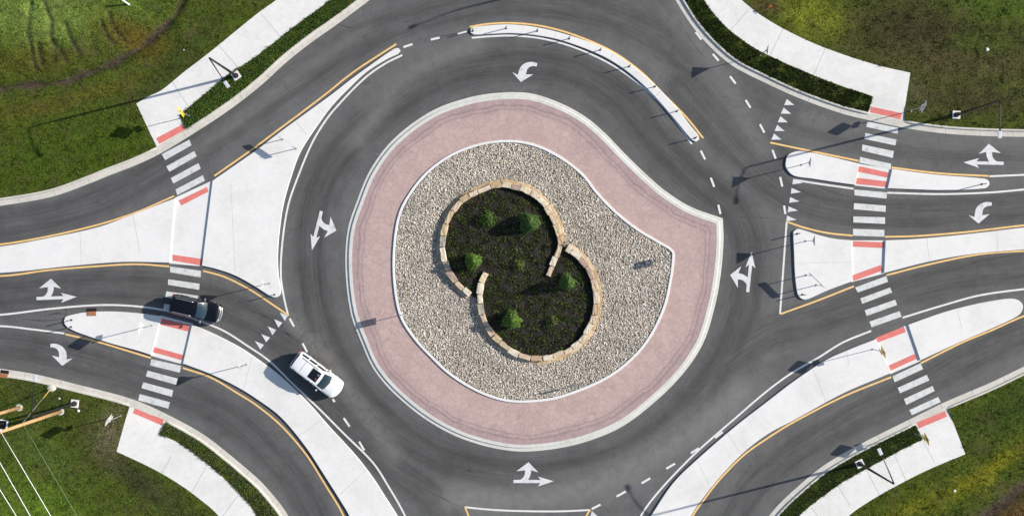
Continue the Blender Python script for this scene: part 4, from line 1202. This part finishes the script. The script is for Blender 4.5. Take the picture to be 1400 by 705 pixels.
for s in range(4):
    c_ = math.radians(90 * s); tip = .645
    for dd in (-6, 0, 6):
        q = math.radians(90 * s + dd); k = tip - (.035 if dd else 0.012); DIAMOND.append((k * math.sin(q), k * math.cos(q)))
def post(e, h, x=0.0, y=0.0):
    bm = bmesh.new(); add_box(bm, (x, y, h / 2), (.055, .055, h)); bm_obj("post", bm, M['galv'], e)
    bm = bmesh.new(); add_box(bm, (x, y, .02), (.16, .16, .04)); bm_obj("base_plate", bm, M['galv'], e)
def ped_sign(px, py, n, label, mat, z=.14, grp="pedestrian crossing warning signs"):
    e = empty("crossing_sign", (*W(px, py)[:2], z), rotz(*n), label, "road sign", grp)
    post(e, 4.0)
    d = plate(e, "sign_panel", DIAMOND, 3.42, mat)
    # walking figure and plaque arrow
    fig = [[(-.05,.34),(.05,.34),(.09,.28),(.05,.22),(-.05,.22),(-.09,.28)], [(-.08,.19),(.08,.19),(.07,-.08),(-.07,-.08)], [(-.07,-.08),(.0,-.08),(-.12,-.36),(-.2,-.36)], [(0,-.08),(.07,-.08),(.2,-.34),(.13,-.36)], [(.07,.17),(.22,0),(.18,-.03),(.06,.08)], [(-.08,.17),(-.2,-.02),(-.15,-.04),(-.06,.07)]]
    bm = bmesh.new()
    for p_ in fig: bm.faces.new([bm.verts.new((.055, a, 3.42 + b)) for a, b in p_])
    bmesh.ops.recalc_face_normals(bm, faces=bm.faces); bm_obj("walking_symbol", bm, M['sign_black'], d)
    q = plate(e, "arrow_plaque", rect(.62, .36), 2.62, mat)
    bm = bmesh.new()
    for p_ in ([(-.12,.12),(-.07,.14),(.10,-.03),(.05,-.08)], [(.16,-.12),(.14,.06),(-.02,-.10)]): bm.faces.new([bm.verts.new((.055, a, 2.62 + b)) for a, b in p_])
    bmesh.ops.recalc_face_normals(bm, faces=bm.faces); bm_obj("arrow_symbol", bm, M['sign_black'], q)
    return e
ped_sign(260, 159, (60, -35), "yellow diamond crossing sign beside the upper left ramp", M['sign_yellow'])
ped_sign(1250, 592, (-75, 25), "amber-shaded yellow diamond crossing sign by the ramp at the lower right footpath", M['sign_yellow_shaded'])
ped_sign(1192.5, 477, (-75, 25), "amber-shaded yellow diamond crossing sign standing on the lower right traffic island", M['sign_yellow_shaded'], .16)
ped_sign(1245, 152, (93, 37), "crossing sign seen from its bare metal back, right of the upper right ramp", M['sign_yellow'])
ped_sign(166, 567.5, (-100, -55), "crossing sign seen from its bare metal back, left of the lower left ramp", M['sign_yellow'])
ped_sign(208, 444.8, (-97, -20), "grey backed crossing sign standing edge on in the island tip below the black car", M['sign_yellow'], .16)
def yield_sign(px, py, n, label, z=.16, hh=3.0):
    e = empty("yield_sign", (*W(px, py)[:2], z), rotz(*n), label, "road sign", "triangular yield signs")
    post(e, hh + .35)
    tri = [(-.50,.42),(-.47,.46),(.47,.46),(.50,.42),(.03,-.44),(-.03,-.44)]
    d = plate(e, "sign_panel", tri, hh - .15, M['sign_red'])
    bm = bmesh.new(); bm.faces.new([bm.verts.new((.055, a, hh - .15 + b)) for a, b in [(-.30,.32),(.30,.32),(0,-.20)]])
    bmesh.ops.recalc_face_normals(bm, faces=bm.faces); bm_obj("white_centre", bm, M['sign_white'], d)
    return e
yield_sign(1095.5, 225.5, (1, .1), "thin yield sign seen from above on the nose of the narrow upper right island")
yield_sign(1101, 329.5, (1, 0), "thin yield sign seen edge on near the top corner of the wide right island")
yield_sign(369, 387, (-1, 0), "thin yield sign seen edge on at the lower tip of the big upper left island")
yield_sign(337.5, 498, (-90, -40), "thin yield sign on the curved island between the black and white cars")
yield_sign(1039, 76, (1, .1), "thin yield sign at the path edge of the dark verge at upper right", .13)
def street_board(ax, ay, bx, by, label, z=.16, hb=1.9):
    mx, my = (ax + bx) / 2, (ay + by) / 2
    dx, dy = (bx - ax), (by - ay); L = math.hypot(dx, dy) / PX
    e = empty("direction_sign", (*W(mx, my)[:2], z), rotz(dy, -dx), label, "road sign", "low direction boards on two posts")
    post(e, hb + .25, 0, -L * .33); post(e, hb + .25, 0, L * .33)
    d = plate(e, "sign_board", rect(L, .42), hb, M['sign_green'])
    bm = bmesh.new()
    for p_ in ([(-.5,-.015),(.3,-.015),(.3,.03),(-.5,.03)], [(.3,-.10),(.5,.008),(.3,.12)]): bm.faces.new([bm.verts.new((.055, a, hb + b)) for a, b in p_])
    bmesh.ops.recalc_face_normals(bm, faces=bm.faces); bm_obj("arrow_symbol", bm, M['sign_white'], d)
    return e
street_board(382, 187.5, 410, 206.5, "low two post board on the wide part of the big upper left island", hb=1.55)
street_board(1098, 372.5, 1119, 393, "low two post board seen as a dark line on the wide right island", hb=1.95)
def arrow_board(px, py, n, label, hc, z=.14):
    e = empty("arrow_sign", (*W(px, py)[:2], z), rotz(*n), label, "road sign", "arrow boards in the central island")
    post(e, hc + .5)
    d = plate(e, "sign_panel", rect(.62, .95), hc, M['sign_black'])
    bm = bmesh.new()
    for s in (-.2, .12): bm.faces.new([bm.verts.new((.055, a, hc + b)) for a, b in [(-.2,.12+s),(.0,.12+s),(.2,0.02+s),(0,-.08+s),(-.2,-.08+s),(0,.02+s)]])
    bmesh.ops.recalc_face_normals(bm, faces=bm.faces); bm_obj("chevron", bm, M['sign_white'], d)
    return e
arrow_board(553, 429, (-1, 0), "slim arrow sign in the gravel on the left side of the planting bed", 1.85)
arrow_board(908, 354, (1, 0), "slim arrow sign in the gravel near the pointed right tip of the island", 1.15)
arrow_board(797, 523, (0, 1), "slim arrow sign in the gravel below the lower planting circle", 1.75)

# ------------------------------------------------------------------ delineator posts
def delineator():
    e = empty("delineator_post", (0, 0, .16))
    bm = bmesh.new(); add_tube(bm, [(0,0,0),(0,0,.035),(0,0,.05)], [.09,.09,.05], 14); bm_obj("base_disc", bm, M['post'], e)
    bm = bmesh.new(); add_tube(bm, [(0,0,.04),(0,0,1.10),(0,0,1.14)], [.045,.045,.03], 12); bm_obj("tube", bm, M['post'], e, False)
    for zz in (.78, .98):
        bm = bmesh.new(); add_tube(bm, [(0,0,zz),(0,0,zz+.08)], [.0475,.0475], 12, False); bm_obj("reflective_band", bm, M['sign_white'], e)
    return e
proto = delineator()
DEL = [(646.5,43,"black delineator post on the left nose of the thin curved island"),(692,39.5,"black delineator post second along the thin curved island"),(734.5,43,"black delineator post third along the thin curved island"),
       (778,53.5,"black delineator post fourth along the thin curved island"),(820.5,69,"black delineator post fifth along the thin curved island"),(860,91.5,"black delineator post sixth along the thin curved island"),
       (895,119,"black delineator post seventh along the thin curved island"),(925,152.5,"black delineator post last but one along the thin curved island"),(950,189,"black delineator post on the lower right tip of the thin curved island"),
       (98.7,437,"upper of the two black posts on the island tip below the black car"),(98.3,446.5,"lower of the two black posts on the island tip below the black car"),
       (375.6,402.5,"black delineator post in the lower tip of the big upper left island"),(1089.4,319.5,"black delineator post in the top left corner of the wide right island"),
       (1096.5,402.4,"black delineator post in the bottom left corner of the wide right island"),(1341.4,252,"black delineator post in the right tip of the narrow upper right island")]
for i, (px, py, lab) in enumerate(DEL):
    o = proto if i == 0 else copy_tree(proto)
    x, y, _ = W(px, py); o.location = (x, y, .16)
    tag(o, lab, "delineator post", "black flexible delineator posts")

# ------------------------------------------------------------------ utility poles, cables, guy wire, small things at lower left
def utility_pole(px, py, Ht, label, arm=True):
    x, y, _ = W(px, py); e = empty("utility_pole", (x, y, .13), 0, label, "utility pole", "bare wooden utility poles")
    bm = bmesh.new(); add_tube(bm, [(0,0,-.1),(0,0,Ht*.5),(0,0,Ht)], [.17,.15,.12], 14); bm_obj("pole", bm, M['wood'], e, True)
    bm = bmesh.new(); add_tube(bm, [(0,0,-.05),(0,0,.05),(.0,0,.06)], [.36,.33,.24], 11); bm_obj("footing", bm, M['kerb'], e)
    if arm:
        bm = bmesh.new(); add_box(bm, (-1.45, .17, Ht - .45), (3.4, .10, .12)); bm_obj("crossarm", bm, M['wood'], e)
        for xx in (0.12, -1.35, -2.85):
            bm = bmesh.new(); add_tube(bm, [(xx,.17,Ht-.39),(xx,.17,Ht-.3),(xx,.17,Ht-.2),(xx,.17,Ht-.12)], [.03,.07,.05,.03], 10); bm_obj("insulator", bm, M['sign_white'], e)
    return e
PH = 14.0
utility_pole(83.5, 562, PH, "taller tan wooden pole whose top leans out past the left edge")
utility_pole(27, 556.5, 9.5, "shorter tan wooden pole nearest the left edge, next to the white frame", False)
def cable(pts, r, mat, label, grp=None):
    bm = bmesh.new(); add_tube(bm, pts, r, 6)
    return tag(bm_obj("overhead_cable", bm, mat, None, True), label, "cable", grp)
def ray(px, py, z):        # plan position of a thing at height z that shows above this spot
    x, y, _ = W(px, py); k = (H - z) / H; return (x * k, y * k)
bx, by = W(83.5, 562)[:2]
dirw = np.array([73, -113.0]); dirw /= np.hypot(*dirw)
for (xx, lab), q in zip(((.12, "uppermost pale cable running down from the top of the tan pole"), (-1.35, "middle one of the three pale cables at lower left"), (-2.85, "lowest pale cable crossing the bottom left corner")), ((70,705),(42,705),(23,705))):
    a = np.array([bx + xx, by + .17]); z = PH + .02
    b0 = np.array(ray(*q, z - .5)); d = (b0 - a); L = np.hypot(*d); d /= L
    pts = []
    for k in range(15):
        s = k * 3.2; pts.append((*(a + d * s), z - .9 * math.sin(math.pi * s / 50)))
    cable(pts, .030, M['cable'], lab, "pale overhead cables")
a = np.array([bx + .12, by]); b0 = np.array(ray(105, 705, 9)); d = b0 - a; d /= np.hypot(*d)
cable([(*(a + d * k * 3.2), 9.2 - .5 * math.sin(math.pi * k * 3.2 / 50)) for k in range(15)], .016, M['green_cable'], "thin dull green cable right of the three pale cables")
e = empty("guy_wire", (*W(71, 530)[:2], .13), 0, "guy wire with a yellow guard rising from a pale anchor block to the pole", "guy wire")
ox, oy = W(71, 530)[:2]; top = Vector((bx - ox, by - oy, 9.3))
bm = bmesh.new(); add_tube(bm, [(0,0,.05), tuple(top)], .022, 6); bm_obj("wire", bm, M['galv'], e)
bm = bmesh.new(); add_tube(bm, [tuple(top * .03), tuple(top * .28)], .040, 8); bm_obj("guard_sleeve", bm, plain('guard_yellow', (.52,.36,.06), .6), e)
bm = bmesh.new(); bmesh.ops.create_icosphere(bm, subdivisions=2, radius=.34)
for v in bm.verts: v.co = Vector((v.co.x * 1.3 * random.uniform(.85, 1.1), v.co.y * random.uniform(.85, 1.1), v.co.z * .45))
bm_obj("anchor_block", bm, M['kerb'], e)

e = empty("utility_box", (*W(4, 580)[:2], .13), math.radians(-8), "white framed open utility pit beside the wooden poles at the left edge", "utility pit")
bm = bmesh.new()
for c_, s in (((0,.44,.06),(1.0,.10,.22)), ((0,-.44,.06),(1.0,.10,.22)), ((.45,0,.06),(.10,.78,.22)), ((-.45,0,.06),(.10,.78,.22))): add_box(bm, c_, s)
bm_obj("frame", bm, M['white_kerb'], e)
bm = bmesh.new(); add_box(bm, (0,0,.02), (.79,.77,.04)); bm_obj("pit_cover", bm, M['soil'], e)

def inlet(px, py, deg, label, L=.85):
    e = empty("storm_drain", (*W(px, py)[:2], .0), math.radians(deg), label, "storm drain", "rusty kerb drains")
    bm = bmesh.new(); add_box(bm, (0, 0, .115), (L, .40, .17)); bevel(bm, .02, 1); bm_obj("rusty_hood", bm, M['rust'], e)
    bm = bmesh.new()
    add_box(bm, (0, .42, .045), (L, .03, .03)); add_box(bm, (0, .22, .045), (L, .03, .03)); 
    add_box(bm, (-L/2+.02, .32, .045), (.04, .17, .03)); add_box(bm, (L/2-.02, .32, .045), (.04, .17, .03))
    for k in range(6): add_box(bm, (-L/2 + L*(k+1)/7, .32, .045), (.02, .17, .022))
    bm_obj("grate", bm, M['dark'], e)
    bm = bmesh.new(); add_box(bm, (0, .32, .037), (L - .02, .34, .01)); bm_obj("opening", bm, M['dark'], e)
    return e
inlet(126, 428.5, 2, "small rusty drain hood with dark opening on the upper edge of the left island")
inlet(6, 513, -8, "small rusty drain hood in the kerb at the left edge", .75)

e = empty("marker_post", (*W(177, 7)[:2], .13), 0, "short white marker post standing on the grass near the upper left corner", "marker post")
bm = bmesh.new(); add_tube(bm, [(0,0,0),(-.35,.25,.95),(-.37,.26,1.0)], [.08,.08,.05], 10); bm_obj("tube", bm, M['sign_white'], e)
bm = bmesh.new(); add_tube(bm, [(0,0,0),(0,0,.05)], [.13,.12], 10); bm_obj("collar", bm, M['galv'], e)
e = empty("marker_flag", (*W(1049, 11)[:2], .13), 0, "tiny red marker flag in the grass beside the upper right footpath", "marker flag")
bm = bmesh.new(); add_tube(bm, [(0,0,0),(.03,0,.75)], [.012,.01], 6); bm_obj("stake", bm, M['galv'], e)
bm = bmesh.new()
r_ = [[bm.verts.new((.03 + .30*k/4, .02*math.sin(k*1.5), .75 - dz + .03*math.sin(k))) for k in range(5)] for dz in (0, .2)]
for k in range(4): bm.faces.new((r_[0][k], r_[0][k+1], r_[1][k+1], r_[1][k]))
bmesh.ops.solidify(bm, geom=list(bm.faces), thickness=.02)
add_box(bm, (.12, 0, .76), (.22, .16, .02)); bm_obj("flag", bm, M['sign_red'], e)
def rock(px, py, s, label):
    bm = bmesh.new(); bmesh.ops.create_icosphere(bm, subdivisions=2, radius=s)
    for v in bm.verts: v.co = v.co * random.uniform(.8, 1.15); v.co.z *= .55
    o = bm_obj("pale_rock", bm, M['white_kerb']); o.location = (*W(px, py)[:2], .15)
    return tag(o, label, "rock", "pale rocks lying in the grass")
rock(82, 544, .09, "small pale rock between the guy anchor and the wooden pole")
rock(1304.5, 670, .13, "tiny white rock on the grass in the lower right lawn")
rock(1349, 68, .17, "pale yellowish rock lying on the upper right lawn")
rock(108, 561, .14, "small pale rock beside the footing of the lower left lamp")
rock(252, 69, .10, "tiny pale rock left of the upper left footpath")

# ------------------------------------------------------------------ cars
def car(cx, cy, heading, label, white, L, Wd, Ht):
    P_ = {}
    if white:
        pm = plain("white_car_paint", (.72, .73, .74), .25, 0, 1.0, .02)
    else:
        pm = plain("black_car_paint", (.0012, .0015, .004), .35, .0, .15, .1)
    if not P_:
        glass = plain("car_glass", (.012, .025, .035) if white else (.012, .03, .042), .10, 0, .5)
        trim = plain("car_trim", (.02, .02, .02), .5); chrome = plain("chrome_trim", (.75, .76, .78), .22, .8)
        tyre = plain("tyre_rubber", (.02, .02, .02), .8); rim = plain("alloy_rim", (.5, .5, .52), .3, .8)
        lampm = plain("headlamp", (.75, .78, .8), .15, .1, 1.0); tail = plain("tail_lamp", (.45, .02, .02), .2, 0, 1.0)
        seat = plain("red_seat", (.35, .03, .02), .7)
    e = empty("parked_car" if False else "suv_car", (*W(cx, cy)[:2], 0.0), heading, label, "car", "SUVs driving on the roundabout")
    hw = Wd / 2; hl = L / 2
    # lower body: stations along x, each a rounded half section
    def width(x):
        u = x / hl
        return hw * (1 - .11 * max(0, (u - .62) / .38) ** 2.2 - .06 * max(0, (-u - .75) / .25) ** 2)
    def topz(x):
        u = x / hl
        if u > .30: return 1.16 - .10 * ((u - .30) / .70) - .22 * max(0, (u - .86) / .14) ** 2
        if u < -.93: return 1.14 - .10 * (-u - .93) / .07
        return 1.16
    xs = [-1, -.985, -.95, -.88, -.78, -.65, -.5, -.35, -.2, -.05, .1, .22, .32, .42, .52, .62, .72, .80, .87, .93, .97, .992, 1]
    prof = []
    bm = bmesh.new(); rings = []
    for u in xs:
        x = u * hl
        wv = width(x)
        endf = 1.0
        if abs(u) > .9:
            endf = math.sqrt(max(0.0, 1 - ((abs(u) - .9) / .1) ** 2)) 
        wv2 = wv * (0.80 + .20 * endf)
        zt = topz(x) - (1 - endf) * .16; zb = .28 + (1 - endf) * .12
        ring = []
        for (a, b) in ((0, 1.0), (.45, .995), (.72, .975), (.87, .93), (.95, .86), (.985, .74), (1.0, .58), (1.0, .40), (.985, .22), (.95, .06), (.85, 0), (0, 0)):
            crown = .05 * (1 - a * a) if b > .8 else 0
            ring.append((a * wv2, zb + (zt - zb) * b + crown))
        full = [(y_, z_) for y_, z_ in ring] + [(-y_, z_) for y_, z_ in ring[-2:0:-1]]
        # front face curved in plan
        bow = lambda y_: (.16 * (y_ / hw) ** 2 if u > .9 else 0) * ((u - .9) / .1) + ((-.07 * (y_ / hw) ** 2) if u < -.9 else 0) * ((-u - .9) / .1) * 1
        rings.append([bm.verts.new((x - (bow(y_) if u > 0 else bow(y_)), y_, z_)) for y_, z_ in full])
    for i in range(len(rings) - 1):
        m = len(rings[i])
        for k in range(m): bm.faces.new((rings[i][k], rings[i][(k+1) % m], rings[i+1][(k+1) % m], rings[i+1][k]))
    bm.faces.new(rings[0]); bm.faces.new(rings[-1][::-1])
    bmesh.ops.recalc_face_normals(bm, faces=bm.faces)
    body = bm_obj("body", bm, pm, e, True)
    # greenhouse
    xb0, xb1 = -hl + .08, hl * (.46 if white else .40)          # belt rear / cowl
    xr0, xr1 = -hl + .26, hl * (.20 if white else .10)          # roof rear / front
    wb, wr = hw * .93, hw * .76
    zb, zr = 1.13, Ht
    def grid(fn, nu, nv, name, mat, parent, th=None):
        bm = bmesh.new(); vs = [[bm.verts.new(fn(i / nu, j / nv)) for j in range(nv + 1)] for i in range(nu + 1)]
        for i in range(nu):
            for j in range(nv): bm.faces.new((vs[i][j], vs[i+1][j], vs[i+1][j+1], vs[i][j+1]))
        bm.normal_update()
        return bm_obj(name, bm, mat, parent, True)
    def shell(u, t):
        """u along (0 rear..1 front), t around: 0 left belt .. 1 right belt ; returns point of greenhouse skin"""
        pass
    def corner(x, y, z): return (x, y, z)
    # roof: crowned rounded panel
    def roof(i, j):
        s = i * 2 - 1; q = j * 2 - 1
        x = (xr0 + xr1) / 2 + s * (xr1 - xr0) / 2 + (.06 * (1 - q * q) if s > 0 else -.03 * (1 - q * q)) * abs(s) ** 3
        y = q * wr * (1 - .05 * max(0, -s) ** 3 - .02 * max(0, s) ** 2)
        z = zr - .035 * q * q - .03 * q ** 8 - .05 * max(0, s) ** 3 - .05 * max(0, -s) ** 4
        return (x, y, z)
    grid(roof, 14, 12, "roof", pm, e)
    def belt(i, j):
        s = i * 2 - 1; q = j * 2 - 1
        x = (xb0 + xb1) / 2 + s * (xb1 - xb0) / 2 + (.22 * (1 - q * q) if s > 0 else -.05 * (1 - q * q)) * abs(s) ** 3
        y = q * wb * (1 - .06 * max(0, -s) ** 3 - .06 * max(0, s) ** 2)
        return (x, y, zb)
    def skin(side, lo, hi, v0, v1, off):
        """patch between belt and roof on one side; lo..hi along, v0..v1 up"""
        def f(i, j):
            a = lo + (hi - lo) * i; v = v0 + (v1 - v0) * j
            if side == 'front': b_, r_ = belt(1, a), roof(1, a)
            elif side == 'rear': b_, r_ = belt(0, a), roof(0, a)
            elif side == 'left': b_, r_ = belt(a, 1), roof(a, 1)
            else: b_, r_ = belt(a, 0), roof(a, 0)
            p = Vector(b_).lerp(Vector(r_), v)
            n = {'front': Vector((1,0,.7)), 'rear': Vector((-1,0,.3)), 'left': Vector((0,1,.3)), 'right': Vector((0,-1,.3))}[side].normalized()
            bulge = .05 * math.sin(math.pi * v) 
            return p + n * (off + bulge)
        return f
    pil = []
    for sd in ('front', 'rear', 'left', 'right'):
        grid(skin(sd, 0, 1, 0, 1, 0), 10, 5, "pillar_frame", pm if not white or sd != 'x' else pm, body)
    grid(skin('front', .05, .95, .04, .97, .006), 12, 5, "windshield", glass, e)
    grid(skin('rear', .09, .91, .12, .92, .006), 8, 4, "rear_window", glass, e)
    for sd in ('left', 'right'):
        for lo, hi in ((.07, .30), (.33, .59), (.62, .90)):
            grid(skin(sd, lo, hi, .12, .88, .006), 5, 4, "side_window", glass, e)
    # roof rails
    for s in (1, -1):
        bm = bmesh.new()
        pts = [(roof((i + 1.2) / 12, .5 + s * .45)[0], roof((i + 1.2) / 12, .5 + s * .45)[1], roof((i + 1.2) / 12, .5 + s * .45)[2] + (.05 if 0 < i < 9 else .0)) for i in range(10)]
        add_tube(bm, pts, .022, 6); bm_obj("roof_rail", bm, chrome, e, True)
    if white:
        def sr(i, j):
            p = Vector(roof(.60 + .33 * i, .16 + .68 * j)); return p + Vector((0, 0, .006))
        s_ = grid(sr, 5, 5, "sunroof", glass if False else plain("sunroof_glass", (.006,.006,.007), .15, 0, .6), e)
        for y_ in (-.22, .20):
            bm = bmesh.new(); px_ = roof(.87, .5)
            add_box(bm, (px_[0], y_, px_[2] + .0), (.16, .12, .03)); bevel(bm, .01, 1); bm_obj("headrest", bm, seat if y_ < 0 else chrome, s_)
        for u in (.30,):
            def seam(i, j): return Vector(roof(u + .010 * i, .07 + .86 * j)) + Vector((0, 0, .005))
            grid(seam, 1, 6, "roof_seam", trim, e)
    # mirrors
    for s in (1, -1):
        bm = bmesh.new(); add_box(bm, (hl * .30, s * (hw + .10), 1.14), (.13, .22, .16)); bevel(bm, .04, 2)
        add_box(bm, (hl * .31, s * (hw - .02), 1.10), (.06, .14, .05)); bm_obj("mirror", bm, pm if white else chrome, e, False)
    # lamps and bumpers
    for s in (1, -1):
        bm = bmesh.new()
        for k in range(6):
            y_ = s * (hw * (.52 + .075 * k)); x_ = hl - .085 - .13 * (abs(y_) / hw) ** 2 - .010 * k * k * .9
            add_box(bm, (x_, y_, .90), (.14, hw * .085, .17))
        bm_obj("headlight", bm, lampm, e)
        bm = bmesh.new(); add_box(bm, (-hl + .10, s * hw * .86, 1.0), (.12, .20, .30)); bevel(bm, .03, 1); bm_obj("tail_light", bm, tail, e)
        # arches and wheels
        for x_ in (hl * .60, -hl * .60):
            wz = .37
            we = bpy.data.objects.new("wheel", None); COL.objects.link(we); we.parent = e; we.location = (x_, s * (hw - .13), wz)
            bm = bmesh.new(); add_tube(bm, [(0, -.13, 0), (0, -.11, 0), (0, .11, 0), (0, .13, 0)], [.33, .37, .37, .33], 24); bm_obj("tyre", bm, tyre, we, True)
            bm = bmesh.new(); add_tube(bm, [(0, s * .10, 0), (0, s * .137, 0)], [.24, .22], 16); bm_obj("rim", bm, rim, we)
    bm = bmesh.new(); pts = [(hl + .02 - .20 * (k / 6 - 1) ** 2, hw * .82 * (k / 6 - 1), .62) for k in range(13)]
    add_tube(bm, pts, .06, 8); bm_obj("front_bumper", bm, pm if white else chrome, e, True)
    bm = bmesh.new(); add_box(bm, (-hl + .0, 0, .60), (.12, hw * 1.6, .22)); bevel(bm, .04, 2); bm_obj("rear_bumper", bm, pm if white else trim, e)
    if not white:      # the bright lip of the bonnet
        bm = bmesh.new(); pts = [(hl - .06 - .20 * (k / 8 - 1) ** 2, hw * .80 * (k / 8 - 1), .96) for k in range(17)]
        add_tube(bm, pts, .055, 8); bm_obj("chrome_grille", bm, chrome, e, True)
    else:
        bm = bmesh.new(); pts = [(hl - .10 - .18 * (k / 6 - 1) ** 2, hw * .62 * (k / 6 - 1), .92) for k in range(13)]
        add_tube(bm, pts, .03, 6); bm_obj("grille", bm, trim, e, True)
    # bonnet creases and wipers
    for s in (1, -1):
        bm = bmesh.new(); add_tube(bm, [(hl * .47, s * hw * .60, topz(hl*.47) + .030), (hl * .90, s * hw * .46, topz(hl*.9) + .026)], .010, 5); bm_obj("bonnet_crease", bm, trim if white else pm, e)
        bm = bmesh.new(); b_ = belt(1, .5 - s * .02); add_tube(bm, [(b_[0] + .0, s * .05 + .1, 1.21), (b_[0] - .12, s * .05 - s * .45 + .2, 1.30)], .012, 5); bm_obj("wiper", bm, trim, e)
        for x_ in (hl * .12, -hl * .28):
            bm = bmesh.new(); add_box(bm, (x_, s * (hw - .0), .98), (.20, .05, .035)); bm_obj("door_handle", bm, chrome, e)
    bm = bmesh.new(); add_box(bm, (-hl - .045, 0, .82), (.02, .32, .16)); bm_obj("number_plate", bm, M['sign_white'], e)
    return e
car(435.5, 511.2, math.radians(-36.5), "white SUV with a dark open sunroof driving beside the curved island", True, 5.0, 1.92, 1.80)
car(271, 421.6, math.radians(-12.9), "black SUV with silver roof rails driving over the left crosswalk", False, 4.62, 1.86, 1.78)
